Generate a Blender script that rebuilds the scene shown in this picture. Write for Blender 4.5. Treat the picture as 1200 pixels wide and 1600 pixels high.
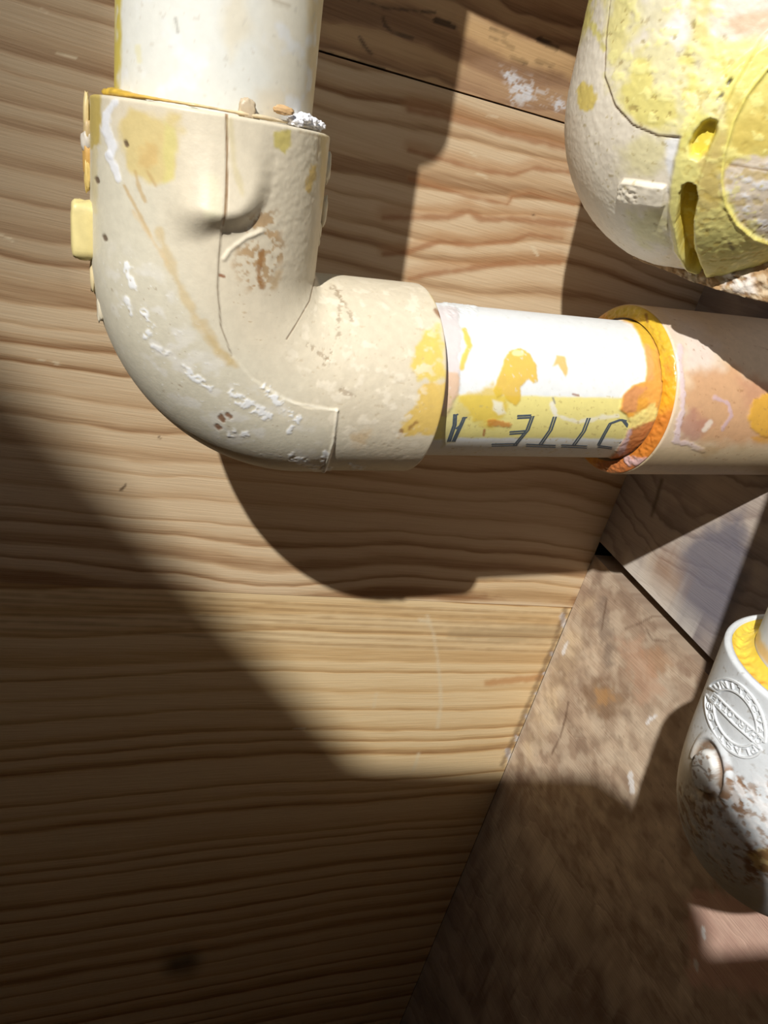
import bpy, math
import numpy as np

# ------------------------------------------------------------------ frame
# World: X along the back wall to the right, Y into the back wall (wall face at Y = 0), Z up.  Millimetres in the
# calculations, metres in Blender.  MW turns photo-camera axes (right, down, forward) into world axes.
MM = 0.001
MW = np.array([[0.904043, 0.085036, 0.418897], [-0.341192, -0.446764, 0.827037], [0.257476, -0.890601, -0.37488]])
CAM = np.array([0.0, -290.0, 0.0])
FPX, CX, CY = 1200.0, 600.0, 800.0
LAMP = np.array([-582.4, -766.7, 666.3])
ZUP = 620.0                                       # the calculations' Z = 0 lies this far above the ground

scene = bpy.context.scene
col = scene.collection
for o in list(bpy.data.objects):
    bpy.data.objects.remove(o)

def to_m(p):
    p = np.asarray(p, float) + np.array([0, 0, ZUP])
    return p * MM

# ------------------------------------------------------------------ camera, world, lamp, exposure
from mathutils import Matrix, Vector
cam_d = bpy.data.cameras.new('camera')
cam = bpy.data.objects.new('camera', cam_d)
col.objects.link(cam)
cam_d.sensor_fit = 'HORIZONTAL'
cam_d.sensor_width = 36.0
cam_d.lens = 36.0 * FPX / 1200.0
cam_d.clip_start = 0.005
cam_d.clip_end = 20
right, down, fwd = MW[:, 0], MW[:, 1], MW[:, 2]
m3 = Matrix((right, -down, -fwd)).transposed()
cam.matrix_world = Matrix.Translation(Vector(to_m(CAM))) @ m3.to_4x4()
scene.camera = cam

world = bpy.data.worlds.new('world')
scene.world = world
world.use_nodes = True
bg = world.node_tree.nodes['Background']
bg.inputs[0].default_value = (0.31, 0.61, 1.0, 1)
bg.inputs[1].default_value = 0.21

ld = bpy.data.lights.new('work_light', 'SPOT')
ld.energy = 97.0
ld.shadow_soft_size = 0.009
ld.color = (1.0, 0.965, 0.90)
ld.spot_size = math.radians(34)
ld.spot_blend = 1.0
lo = bpy.data.objects.new('work_light', ld)
lo.location = to_m(LAMP)
AIM = np.array([274.0, -100.0, -200.0])
lo.rotation_euler = Vector(to_m(AIM) - to_m(LAMP)).to_track_quat('-Z', 'Y').to_euler()
col.objects.link(lo)

scene.view_settings.view_transform = 'Standard'
scene.view_settings.look = 'None'
scene.view_settings.gamma = 1
scene.view_settings.use_curve_mapping = False
scene.view_settings.exposure = 0.0

# ------------------------------------------------------------------ numeric helpers
def unit(v):
    v = np.asarray(v, float)
    return v / np.linalg.norm(v)

def lin(rgb):
    c = np.asarray(rgb, float) / 255.0
    return np.where(c <= 0.04045, c / 12.92, ((c + 0.055) / 1.055) ** 2.4)

def sstep(a, b, x):
    t = np.clip((x - a) / (b - a), 0, 1)
    return t * t * (3 - 2 * t)

def ray(px, py):
    return MW @ unit(((px - CX) / FPX, (py - CY) / FPX, 1.0))

def on_plane(px, p0, nrm):
    v = ray(px[0], px[1])
    t = ((np.asarray(p0, float) - CAM) @ nrm) / (v @ nrm)
    return CAM + v * t

def on_wall(px):
    return on_plane(px, (0, 0, 0), np.array([0, 1.0, 0]))

def project(P):
    c = (P - CAM) @ MW
    return c[..., :2] / c[..., 2:3] * FPX + np.array([CX, CY])

def _hash(i, j, k, seed):
    h = (i * 374761393 + j * 668265263 + k * 2147483647 + seed * 144665) & 0xFFFFFFFF
    h = ((h ^ (h >> 13)) * 1274126177) & 0xFFFFFFFF
    h = (h ^ (h >> 16)) & 0xFFFFFF
    return h / float(0xFFFFFF)

def vnoise(P, seed=0):
    f = np.floor(P).astype(np.int64)
    t = P - f
    t = t * t * (3 - 2 * t)
    r = 0
    for a in (0, 1):
        for b in (0, 1):
            for c in (0, 1):
                w = (t[:, 0] if a else 1 - t[:, 0]) * (t[:, 1] if b else 1 - t[:, 1]) * (t[:, 2] if c else 1 - t[:, 2])
                r = r + w * _hash(f[:, 0] + a, f[:, 1] + b, f[:, 2] + c, seed)
    return r

def fbm(P, scale, octv=3, seed=0):
    r, a, s = 0, 0.5, 1.0 / scale
    tot = 0
    for k in range(octv):
        r = r + a * vnoise(P * s + 100.0, seed + k * 17)
        tot += a
        a *= 0.5
        s *= 2.03
    return r / tot

# ------------------------------------------------------------------ objects
def link(name, verts, faces, mats=None, parent=None, smooth=True, attrs=None, kind=None, origin=None):
    """verts in mm; the object's origin is put at 'origin' (mm) or at the centre of the verts."""
    verts = np.asarray(verts, float)
    if origin is None:
        origin = (verts.min(0) + verts.max(0)) / 2
    origin = np.asarray(origin, float)
    me = bpy.data.meshes.new(name)
    local = (verts - origin) * MM
    me.vertices.add(len(local))
    me.vertices.foreach_set('co', local.astype(np.float32).ravel())
    if isinstance(faces, np.ndarray):
        nf, k = faces.shape
        me.loops.add(nf * k)
        me.loops.foreach_set('vertex_index', faces.astype(np.int32).ravel())
        me.polygons.add(nf)
        me.polygons.foreach_set('loop_start', np.arange(0, nf * k, k, dtype=np.int32))
    else:
        nf = len(faces)
        tot = [len(f) for f in faces]
        me.loops.add(sum(tot))
        me.loops.foreach_set('vertex_index', np.array([i for f in faces for i in f], np.int32))
        me.polygons.add(nf)
        me.polygons.foreach_set('loop_start', np.r_[0, np.cumsum(tot)[:-1]].astype(np.int32))
    me.update(calc_edges=True)
    me.validate()
    me.polygons.foreach_set('use_smooth', np.full(len(me.polygons), smooth, bool))
    if attrs is not None:
        a = me.attributes.new('Col', 'FLOAT_COLOR', 'POINT')
        c = np.c_[attrs, np.ones(len(attrs))] if attrs.shape[1] == 3 else attrs
        a.data.foreach_set('color', c.astype(np.float32).ravel())
    if mats is not None:
        me.materials.append(mats)
    ob = bpy.data.objects.new(name, me)
    col.objects.link(ob)
    if parent is not None:
        ob.parent = parent
        ob.location = (to_m(origin) - np.array(parent['_o']))
    else:
        ob.location = to_m(origin)
    ob['_o'] = [float(x) for x in to_m(origin)]
    if kind:
        ob['kind'] = kind
    return ob

def thing(name, label, cat, origin, group=None):
    o = bpy.data.objects.new(name, None)
    o.empty_display_size = 0.01
    col.objects.link(o)
    o.location = to_m(origin)
    o['_o'] = [float(x) for x in to_m(origin)]
    o['label'] = label
    o['category'] = cat
    if group:
        o['group'] = group
    return o

def grid_faces(nu, nv, wrap_v=True, wrap_u=False):
    i = np.arange(nu if wrap_u else nu - 1)[:, None]
    j = np.arange(nv if wrap_v else nv - 1)[None, :]
    a = i * nv + j
    b = i * nv + (j + 1) % nv
    c = (i + 1) % nu * nv + (j + 1) % nv
    d = (i + 1) % nu * nv + j
    return np.stack([a, b, c, d], -1).reshape(-1, 4)

def box_mesh(poly, axis, lo, hi, bevel=0.6):
    """prism: poly = list of 2-D points in the two axes other than 'axis' (cyclic order x,y,z); with a small edge bevel."""
    poly = np.asarray(poly, float)
    n = len(poly)
    cen = poly.mean(0)
    def inset(p, d):
        q = []
        for i in range(n):
            a, b, c = p[i - 1], p[i], p[(i + 1) % n]
            e1, e2 = unit(b - a), unit(c - b)
            n1, n2 = np.array([-e1[1], e1[0]]), np.array([-e2[1], e2[0]])
            if n1 @ (cen - b) < 0 and n2 @ (cen - b) < 0:
                n1, n2 = -n1, -n2
            m = n1 + n2
            q.append(b + m * d / max(0.2, (m @ n1)))
        return np.array(q)
    rings = [(inset(poly, bevel), lo), (poly, lo + bevel), (poly, hi - bevel), (inset(poly, bevel), hi)]
    o1, o2 = [k for k in range(3) if k != axis]
    V = []
    for p, h in rings:
        for q in p:
            v = [0, 0, 0]
            v[o1], v[o2], v[axis] = q[0], q[1], h
            V.append(v)
    Fc = [list(range(n))[::-1], [3 * n + k for k in range(n)]]
    for r in range(3):
        for k in range(n):
            Fc.append([r * n + k, r * n + (k + 1) % n, (r + 1) * n + (k + 1) % n, (r + 1) * n + k])
    return np.array(V, float), Fc

# ------------------------------------------------------------------ materials
def new_mat(name):
    m = bpy.data.materials.new(name)
    m.use_nodes = True
    nt = m.node_tree
    return m, nt, nt.nodes, nt.links, nt.nodes['Principled BSDF']

def plastic(name, rough=0.42, grain=0.06, bump=0.12, spec=0.5, bscale=900):
    m, nt, N, L, B = new_mat(name)
    at = N.new('ShaderNodeAttribute')
    at.attribute_name = 'Col'
    tc = N.new('ShaderNodeTexCoord')
    n1 = N.new('ShaderNodeTexNoise')
    n1.inputs['Scale'].default_value = 420
    n1.inputs['Detail'].default_value = 4
    L.new(tc.outputs['Object'], n1.inputs['Vector'])
    mr = N.new('ShaderNodeMapRange')
    mr.inputs['From Min'].default_value = 0.3
    mr.inputs['From Max'].default_value = 0.7
    mr.inputs['To Min'].default_value = 1 - grain
    mr.inputs['To Max'].default_value = 1 + grain * 0.6
    L.new(n1.outputs['Fac'], mr.inputs['Value'])
    mx = N.new('ShaderNodeVectorMath')
    mx.operation = 'SCALE'
    L.new(at.outputs['Color'], mx.inputs[0])
    L.new(mr.outputs['Result'], mx.inputs['Scale'])
    L.new(mx.outputs['Vector'], B.inputs['Base Color'])
    n2 = N.new('ShaderNodeTexNoise')
    n2.inputs['Scale'].default_value = bscale
    n2.inputs['Detail'].default_value = 3
    L.new(tc.outputs['Object'], n2.inputs['Vector'])
    bp = N.new('ShaderNodeBump')
    bp.inputs['Strength'].default_value = bump
    bp.inputs['Distance'].default_value = 0.0004
    L.new(n2.outputs['Fac'], bp.inputs['Height'])
    L.new(bp.outputs['Normal'], B.inputs['Normal'])
    B.inputs['Roughness'].default_value = rough
    B.inputs['Specular IOR Level'].default_value = spec
    return m

MAT_FIT = plastic('fitting_plastic', 0.46)
MAT_PIPE = plastic('pipe_plastic', 0.5, 0.04, 0.08)
MAT_GLUE = plastic('dried_glue', 0.28, 0.08, 0.2, 0.5, 600)
MAT_CRUST = plastic('crust', 0.8, 0.15, 0.6, 0.3, 1400)

def flat(name, rgb, rough=0.6):
    m, nt, N, L, B = new_mat(name)
    tc = N.new('ShaderNodeTexCoord')
    n1 = N.new('ShaderNodeTexNoise')
    n1.inputs['Scale'].default_value = 700
    L.new(tc.outputs['Object'], n1.inputs['Vector'])
    cr = N.new('ShaderNodeValToRGB')
    c = lin(rgb)
    cr.color_ramp.elements[0].position = 0.3
    cr.color_ramp.elements[0].color = (*(c * 0.82), 1)
    cr.color_ramp.elements[1].position = 0.7
    cr.color_ramp.elements[1].color = (*np.minimum(c * 1.1, 1), 1)
    L.new(n1.outputs['Fac'], cr.inputs['Fac'])
    L.new(cr.outputs['Color'], B.inputs['Base Color'])
    B.inputs['Roughness'].default_value = rough
    return m

def wood(name, light, mid, dark, spacing=8.5, a1=16, a2=3.0, off=(0, 0, 0), sx=7.0, sz=9.0, var=1.2, axis='X',
         blot=None, blot_amt=0.5, bump=0.35, contrast=1.0, rough=0.62, marks=True):
    """growth-ring lines running along 'axis' (X or Y), stacked in Z; object coordinates in metres."""
    m, nt, N, L, B = new_mat(name)
    tc = N.new('ShaderNodeTexCoord')
    mp = N.new('ShaderNodeMapping')
    mp.inputs['Location'].default_value = off
    L.new(tc.outputs['Object'], mp.inputs['Vector'])
    sp = N.new('ShaderNodeSeparateXYZ')
    L.new(mp.outputs['Vector'], sp.inputs[0])
    u = sp.outputs['X' if axis == 'X' else 'Y']
    v = sp.outputs['Z']
    def math_(op, a, b=None, c=None):
        n = N.new('ShaderNodeMath')
        n.operation = op
        for k, s in enumerate((a, b, c)):
            if s is None:
                continue
            if isinstance(s, (int, float)):
                n.inputs[k].default_value = s
            else:
                L.new(s, n.inputs[k])
        return n.outputs[0]
    def noise(su, sv, detail, w=0.0):
        cb = N.new('ShaderNodeCombineXYZ')
        L.new(math_('MULTIPLY', u, su), cb.inputs[0])
        L.new(math_('MULTIPLY', v, sv), cb.inputs[1])
        cb.inputs[2].default_value = w
        n = N.new('ShaderNodeTexNoise')
        n.inputs['Scale'].default_value = 1.0
        n.inputs['Detail'].default_value = detail
        L.new(cb.outputs[0], n.inputs['Vector'])
        return n.outputs['Fac']
    w1 = math_('MULTIPLY', math_('SUBTRACT', noise(sx, sz, 1.0, 3.1), 0.5), a1 * 0.001 * 2)
    w2 = math_('MULTIPLY', math_('SUBTRACT', noise(sx * 6, sz * 7, 2.0, 7.7), 0.5), a2 * 0.001 * 2)
    vv = math_('ADD', v, math_('ADD', w1, w2))
    cb = N.new('ShaderNodeCombineXYZ')
    L.new(math_('MULTIPLY', vv, 55.0), cb.inputs[0])
    n1 = N.new('ShaderNodeTexNoise')
    n1.inputs['Scale'].default_value = 1.0
    n1.inputs['Detail'].default_value = 1.0
    L.new(cb.outputs[0], n1.inputs['Vector'])
    ph = math_('ADD', math_('DIVIDE', vv, spacing * 0.001), math_('MULTIPLY', n1.outputs['Fac'], var * 2))
    saw = math_('SUBTRACT', 1.0, math_('FRACT', ph))
    # the strength of a line changes from ring to ring
    fl = math_('FLOOR', ph)
    wn = N.new('ShaderNodeTexWhiteNoise')
    wn.noise_dimensions = '1D'
    L.new(fl, wn.inputs['W'])
    amp = math_('MULTIPLY_ADD', wn.outputs['Value'], 0.55, 0.45)
    cr = N.new('ShaderNodeValToRGB')
    cr.color_ramp.interpolation = 'EASE'
    e = cr.color_ramp.elements
    e[0].position, e[0].color = 0.0, (0.25, 0.25, 0.25, 1)
    e[1].position, e[1].color = 1.0, (0.5, 0.5, 0.5, 1)
    for p, c in ((0.10, 0.0), (0.40, 0.10), (0.62, 0.42), (0.80, 0.85), (0.90, 1.0)):
        x = cr.color_ramp.elements.new(p)
        x.color = (c, c, c, 1)
    L.new(saw, cr.inputs['Fac'])
    line = math_('MULTIPLY', cr.outputs['Color'], amp)
    line = math_('MULTIPLY', line, contrast)
    fib = noise(45, 1500, 3.0, 1.3)
    fib2 = noise(14, 260, 3.0, 5.3)
    f = math_('ADD', line, math_('MULTIPLY', math_('SUBTRACT', fib, 0.5), 0.55))
    f = math_('ADD', f, math_('MULTIPLY', math_('SUBTRACT', fib2, 0.5), 0.5))
    cc = N.new('ShaderNodeValToRGB')
    ce = cc.color_ramp.elements
    ce[0].position, ce[0].color = 0.0, (*lin(light), 1)
    ce[1].position, ce[1].color = 1.0, (*lin(dark), 1)
    x = ce.new(0.42)
    x.color = (*lin(mid), 1)
    L.new(f, cc.inputs['Fac'])
    out = cc.outputs['Color']
    if blot is not None:
        nb = noise(16, 22, 4.0, 9.4)
        mr = N.new('ShaderNodeMapRange')
        mr.inputs['From Min'].default_value = 0.46
        mr.inputs['From Max'].default_value = 0.68
        mr.inputs['To Max'].default_value = blot_amt
        L.new(nb, mr.inputs['Value'])
        mx = N.new('ShaderNodeMix')
        mx.data_type = 'RGBA'
        L.new(mr.outputs['Result'], mx.inputs[0])
        L.new(out, mx.inputs[6])
        mx.inputs[7].default_value = (*lin(blot), 1)
        out = mx.outputs[2]
    at = N.new('ShaderNodeAttribute')
    at.attribute_name = 'Col'
    use = N.new('ShaderNodeVectorMath')
    use.operation = 'SCALE'
    L.new(out, use.inputs[0])
    if marks:
        L.new(math_('SUBTRACT', 1.0, at.outputs['Alpha']), use.inputs['Scale'])
        ad = N.new('ShaderNodeVectorMath')
        ad.operation = 'ADD'
        L.new(use.outputs['Vector'], ad.inputs[0])
        L.new(at.outputs['Color'], ad.inputs[1])
        out = ad.outputs['Vector']
    L.new(out, B.inputs['Base Color'])
    h = math_('ADD', math_('MULTIPLY', line, -0.7), math_('MULTIPLY', fib, 0.55))
    bp = N.new('ShaderNodeBump')
    bp.inputs['Strength'].default_value = bump
    bp.inputs['Distance'].default_value = 0.0008
    L.new(h, bp.inputs['Height'])
    L.new(bp.outputs['Normal'], B.inputs['Normal'])
    B.inputs['Roughness'].default_value = rough
    B.inputs['Specular IOR Level'].default_value = 0.3
    return m

MAT_WOOD_MAIN = wood('plywood_main', (220, 196, 162), (205, 175, 138), (152, 114, 78), 9.0, a1=18, a2=1.5, contrast=1.05,
                     off=(0.0, 0, 0.03))
MAT_WOOD_TOP = wood('plank_top', (208, 174, 132), (184, 148, 110), (132, 98, 70), 11, a1=22, a2=4, off=(0.7, 0, 0.4),
                    blot=(120, 92, 72), blot_amt=0.55)
MAT_WOOD_LOW = wood('plywood_low', (230, 204, 160), (214, 181, 132), (160, 118, 74), 11.5, a1=10, a2=1.5,
                    off=(0.31, 0, 0.9), sx=5, sz=8)
MAT_WOOD_SIDE = wood('side_plank', (208, 191, 170), (188, 169, 150), (142, 122, 106), 16, a1=36, a2=9, off=(0.2, 0.3, 0.1),
                     axis='Y', sx=12, sz=14, blot=(112, 90, 80), blot_amt=0.7, contrast=0.5, bump=0.5)
MAT_WOOD_GREY = wood('weathered_plank', (182, 170, 160), (154, 140, 132), (108, 98, 94), 12, a1=30, a2=6, off=(0.5, 0.1, 0.3),
                     axis='Y', sx=12, sz=12, blot=(92, 88, 98), blot_amt=0.8, contrast=0.6, bump=0.4)
MAT_TIMBER = wood('rough_timber', (204, 176, 136), (184, 152, 112), (140, 106, 72), 9.0, marks=False)
MAT_DARK = flat('dark_backing', (60, 50, 40), 0.9)
MAT_WHITE = flat('paint_white', (232, 232, 236), 0.55)
MAT_CHALK = flat('paint_chalk', (222, 202, 164), 0.7)
MAT_MARK = flat('dark_mark', (92, 72, 54), 0.8)
MAT_INK = flat('print_ink', (84, 96, 106), 0.5)
MAT_KNOT = flat('knot_wood', (70, 48, 30), 0.7)

# ------------------------------------------------------------------ the setting: two board walls, with unseen boards added to block light
XC = 274.33                                                     # the corner between back wall and right wall
def structure(name, verts, faces, mat):
    ob = link(name, verts, faces, mat, smooth=False, kind='structure')
    return ob

v, f = box_mesh([(-320, -700), (XC + 30, -700), (XC + 30, 260), (-320, 260)], 1, 12.5, 22)
wall_back = structure('wall_back', v, f, MAT_DARK)
s1a, s1b = on_wall((500, 80)), on_wall((880, 191.7))
s2a, s2b = on_wall((350, 925)), on_wall((880, 948))
def seam(a, b, x):
    return a[2] + (b[2] - a[2]) * (x - a[0]) / (b[0] - a[0])
xl, xr = -320, XC
g = 0.35
z1l, z1r = seam(s1a, s1b, xl), seam(s1a, s1b, xr)
z2l, z2r = seam(s2a, s2b, xl), seam(s2a, s2b, xr)
boards = [
    ([(xl, z1l + g), (xr, z1r + g), (xr, 260), (xl, 260)], MAT_WOOD_TOP, 0.0),
    ([(xl, z2l + .1), (xr, z2r + .1), (xr, z1r - g), (xl, z1l - g)], MAT_WOOD_MAIN, -0.3),
    ([(xl, -700), (xr, -700), (xr, z2r - .1), (xl, z2l - .1)], MAT_WOOD_LOW, 0.0),
]
def lines(a, b, lo, hi, fine, coarse):
    """grid positions from a to b, fine between lo and hi"""
    lo, hi = max(a, lo), min(b, hi)
    parts = []
    if lo > a: parts.append(np.linspace(a, lo, max(2, int((lo - a) / coarse)), endpoint=False))
    parts.append(np.linspace(lo, hi, max(2, int((hi - lo) / fine))))
    if b > hi: parts.append(np.linspace(hi, b, max(2, int((b - hi) / coarse)))[1:])
    return np.unique(np.concatenate(parts))
def board_surf(quad, axis, front, back, u_rng, w_rng, fine, seed):
    """front face of a board as a grid (marks are laid on it); edges and back face are added as outer rings"""
    q = np.array(quad, float)
    u0, u1 = q[:, 0].min(), q[:, 0].max()
    us = lines(u0, u1, u_rng[0], u_rng[1], fine, 12)
    t = (us - u0) / (u1 - u0)
    lo_e = q[0, 1] + (q[1, 1] - q[0, 1]) * t
    hi_e = q[3, 1] + (q[2, 1] - q[3, 1]) * t
    zm = lines(q[:, 1].min(), q[:, 1].max(), w_rng[0], w_rng[1], fine, 12)
    fr = (zm - zm[0]) / (zm[-1] - zm[0])
    Z = lo_e[:, None] + (hi_e - lo_e)[:, None] * fr[None]
    U = np.repeat(us[:, None], len(fr), 1)
    def mk(u, z, d):
        p = np.zeros(u.shape + (3,))
        o1, o2 = [k for k in range(3) if k != axis]
        p[..., o1], p[..., o2], p[..., axis] = u, z, d
        return p
    n = np.zeros(3); n[axis] = -1.0
    # pad the grid with one ring for the edges
    Up, Zp = np.pad(U, 1, mode='edge'), np.pad(Z, 1, mode='edge')
    Dp = np.full(Up.shape, float(front)); Dp[0] = Dp[-1] = back; Dp[:, 0] = Dp[:, -1] = back
    P = mk(Up, Zp, Dp)
    return Surf(P, np.broadcast_to(n, P.shape), (0, 0, 0), seed, overlay=True)

v, f = box_mesh([(-470, -700), (40, -700), (40, 260), (-470, 260)], 0, XC + 24, XC + 34)
wall_right = structure('wall_right', v, f, MAT_DARK)
g1, g2 = on_plane((970, 880), (XC, 0, 0), np.array([1.0, 0, 0])), on_plane((1085, 1000), (XC, 0, 0), np.array([1.0, 0, 0]))
h1, h2 = on_plane((962, 902), (XC, 0, 0), np.array([1.0, 0, 0])), on_plane((1052, 997), (XC, 0, 0), np.array([1.0, 0, 0]))
def ex(a, b, y):
    return a[2] + (b[2] - a[2]) * (y - a[1]) / (b[1] - a[1])
v, f = box_mesh([(-520, -700), (420, -700), (420, 60), (-520, 60)], 2, -632, -620)
structure('floor', v, f, MAT_DARK)

v, f = box_mesh([(-385, -620), (12, -620), (12, 260), (-385, 260)], 0, -332, -321)
structure('light_block_left', v, f, MAT_TIMBER)  # unseen panel added to keep ambient light off the bottom
v, f = box_mesh([(-320, -620), (XC, -620), (XC, 38), (-320, 38)], 1, -358, -346)
structure('light_block_front', v, f, MAT_TIMBER)  # unseen panel added to darken the bottom; its top edge sets a shadow line

# unseen boards added only to throw the soft shadows at the bottom, left and top
def occ(Q, Y):
    t = (Y - LAMP[1]) / (Q[1] - LAMP[1])
    return LAMP + t * (Q - LAMP)
def on_right(px):
    return on_plane(px, (XC, 0, 0), np.array([1.0, 0, 0]))
Y1 = -450.0
a, b = occ(on_wall((60, 640)), Y1), occ(on_wall((500, 1120)), Y1)
dr = unit((b - a)[[0, 2]])
nrm2 = np.array([-dr[1], dr[0]])
if nrm2[1] > 0: nrm2 = -nrm2
p0, p1 = a[[0, 2]] - dr * 60, b[[0, 2]] + dr * 16
v, f = box_mesh([p0, p1, p1 + nrm2 * 90, p0 + nrm2 * 90], 1, Y1 - 12, Y1, 0.6)
structure('shadow_board_1', v, f, MAT_TIMBER)  # added board, there only for the slanting soft shadow at left
Y2 = -320.0
pts = [occ(on_wall((300, 1182)), Y2), occ(on_wall((560, 1196)), Y2), occ(on_wall((780, 1205)), Y2), occ(on_right((930, 1212)), Y2),
       occ(on_right((990, 1250)), Y2), occ(on_right((1040, 1320)), Y2), occ(on_right((1075, 1420)), Y2), occ(on_right((1078, 1520)), Y2)]
pl = [p[[0, 2]] for p in pts]
pl = pl + [pl[-1] + np.array([14, -50]), pl[-1] + np.array([30, -500]), np.array([-330, -450]), np.array([-330, pl[0][1]])]
v, f = box_mesh(pl, 1, Y2 - 9, Y2, 0.5)
structure('shadow_board_2', v, f, MAT_TIMBER)  # added board, outlined so that its shadow stands in for the phone's
Y3 = -41.0
a, b = occ(on_wall((735, 20)), Y3), occ(on_wall((880, 85)), Y3)
v, f = box_mesh([(82, a[2] - .2), (XC - 1, b[2] - 1.0), (XC - 1, b[2] + 60), (82, a[2] + 60)], 1, Y3, Y3 + 8, 0.5)
structure('shadow_board_3', v, f, MAT_TIMBER)  # added above the view only to cast the shadow edge at the top

# ------------------------------------------------------------------ painted, displaced surfaces of the pipe parts
def beyond(pts):
    """outlines that run off the photo's edge go on past it, so that a stain does not stop where the photo does"""
    P = np.array(pts, float)
    for k, hi in ((0, 1204.0), (1, 1600.0)):
        P[:, k] = np.where(P[:, k] > hi, hi + (P[:, k] - hi) * 4, np.where(P[:, k] < 0, P[:, k] * 4, P[:, k]))
    return P

class Surf:
    """a grid of points with outward normals; stains and small reliefs are laid on it at places found from photo pixels."""
    def __init__(s, P, Nr, base, seed=0, overlay=False):
        s.shape = P.shape[:2]
        s.P = P.reshape(-1, 3).astype(float)
        s.N = Nr.reshape(-1, 3).astype(float)
        n = len(s.P)
        s.col = np.tile(lin(base), (n, 1))
        s.h = np.zeros(n)
        s.alpha = np.zeros(n) if overlay else None
        s.px = project(s.P)
        view = s.P - CAM
        view /= np.linalg.norm(view, axis=1)[:, None]
        s.face = -(s.N * view).sum(1)
        s.vis = np.where((s.face > -0.02) & (s.px[:, 0] > -700) & (s.px[:, 0] < 1900) & (s.px[:, 1] > -900) & (s.px[:, 1] < 2200))[0]
        s.q = s.px[s.vis]
        s.Pv = s.P[s.vis]
        s.seed = seed
        s._nz = {}
    def nz(s, scale, k=0, octv=3):
        key = (scale, k, octv)
        if key not in s._nz:
            s._nz[key] = fbm(s.Pv, scale, octv, s.seed + k) - 0.5
        return s._nz[key]
    def full(s, m):
        r = np.zeros(len(s.P))
        r[s.vis] = m
        return r
    def poly(s, pts, soft=3, warp=10, scale=3.0, k=0):
        P = beyond(pts)
        q = s.q
        d2 = np.full(len(q), 1e9)
        ins = np.zeros(len(q), bool)
        for i in range(len(P)):
            a, b = P[i], P[(i + 1) % len(P)]
            e = b - a
            t = np.clip(((q - a) @ e) / (e @ e), 0, 1)
            d2 = np.minimum(d2, ((q - a - t[:, None] * e) ** 2).sum(1))
            c = (a[1] > q[:, 1]) != (b[1] > q[:, 1])
            with np.errstate(divide='ignore', invalid='ignore'):
                xx = a[0] + (q[:, 1] - a[1]) * e[0] / (e[1] if e[1] else 1e-9)
            ins ^= c & (q[:, 0] < xx)
        sd = np.where(ins, np.sqrt(d2), -np.sqrt(d2))
        return sstep(-soft, soft, sd + warp * 2 * s.nz(scale, k))
    def stroke(s, pts, r, soft=2, warp=3, scale=2.0, k=0):
        P = beyond(pts)
        q = s.q
        d2 = np.full(len(q), 1e9)
        for i in range(max(1, len(P) - 1)):
            a = P[i]
            b = P[min(i + 1, len(P) - 1)]
            e = b - a
            t = np.clip(((q - a) @ e) / max(1e-9, e @ e), 0, 1)
            d2 = np.minimum(d2, ((q - a - t[:, None] * e) ** 2).sum(1))
        return sstep(-soft, soft, r - np.sqrt(d2) + warp * 2 * s.nz(scale, k))
    def speck(s, m, scale, thr, k=50, soft=0.04):
        return m * sstep(thr - soft, thr + soft, s.nz(scale, k) + 0.5)
    def paint(s, m, rgb, a=1.0, h=0.0):
        a = (m * a)[:, None]
        s.col[s.vis] = s.col[s.vis] * (1 - a) + lin(rgb) * a
        if s.alpha is not None:
            s.alpha[s.vis] = s.alpha[s.vis] * (1 - a[:, 0]) + a[:, 0]
        if h:
            s.h[s.vis] += m * h
        return s
    def mottled(s, amt=0.06, scale=9.0, tint=(1.0, 0.97, 0.9)):
        n = (fbm(s.P, scale, 3, s.seed + 5) - 0.5) * 2
        s.col *= 1 + (amt * n)[:, None] * (2 - np.array(tint))
    def build(s, name, mat, parent=None, wrap=True, wrap_u=False, **kw):
        V = s.P + s.N * s.h[:, None]
        Fc = grid_faces(s.shape[0], s.shape[1], wrap, wrap_u)
        C_ = np.clip(s.col, 0, 1)
        if s.alpha is not None:
            C_ = np.c_[C_, s.alpha]
        return link(name, V, Fc, mat, parent, attrs=C_, **kw)

# ------------------------------------------------------------------ boards with their marks
def lens(x0, y0, x1, y1):
    return [(x0, y0), (x1, y1)]
top = board_surf(boards[0][0], 1, boards[0][2], 12, (-40, XC), (15, 120), 0.7, 21)
for k, q in enumerate(((768, 44, 790, 54, 3.5), (766, 58, 774, 61, 3.5), (784, 64, 802, 76, 3.5), (800, 88, 822, 98, 3), (840, 94, 862, 102, 3.5),
                       (842, 62, 868, 76, 5.5), (682, 32, 710, 42, 4.5))):
    top.paint(top.stroke(lens(*q[:4]), q[4], 1.2, 3.5, 2.0, k), (84, 66, 50), 0.9)
for k, pts in enumerate(([(598, 28), (602, 40), (612, 50), (628, 55), (645, 60)], [(562, 58), (570, 72), (582, 86)], [(500, 81), (540, 92), (600, 108)], [(560, 0), (600, 12), (680, 20)])):
    top.paint(top.stroke(pts, 2.0, 2.0, 2.0, 2.0, k), (90, 72, 56), 0.8)
top.paint(top.poly([(770, 90), (885, 130), (885, 200), (700, 150), (720, 105)], 12, 10, 5), (176, 142, 112), 0.55)
top.paint(top.poly([(720, 28), (770, 40), (900, 90), (900, 125), (800, 92), (725, 55)], 8, 8, 4), (222, 184, 132), 0.6)
sm = np.maximum(top.poly([(786, 112), (806, 114), (818, 130), (838, 140), (832, 152), (812, 164), (800, 158), (796, 138)], 3, 8, 2, 3), top.poly([(858, 156), (876, 152), (886, 166), (872, 174)], 3, 6, 2, 4))
top.paint(top.speck(sm, 1.6, 0.42, 9, 0.06), (226, 228, 234), 0.85)
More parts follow.
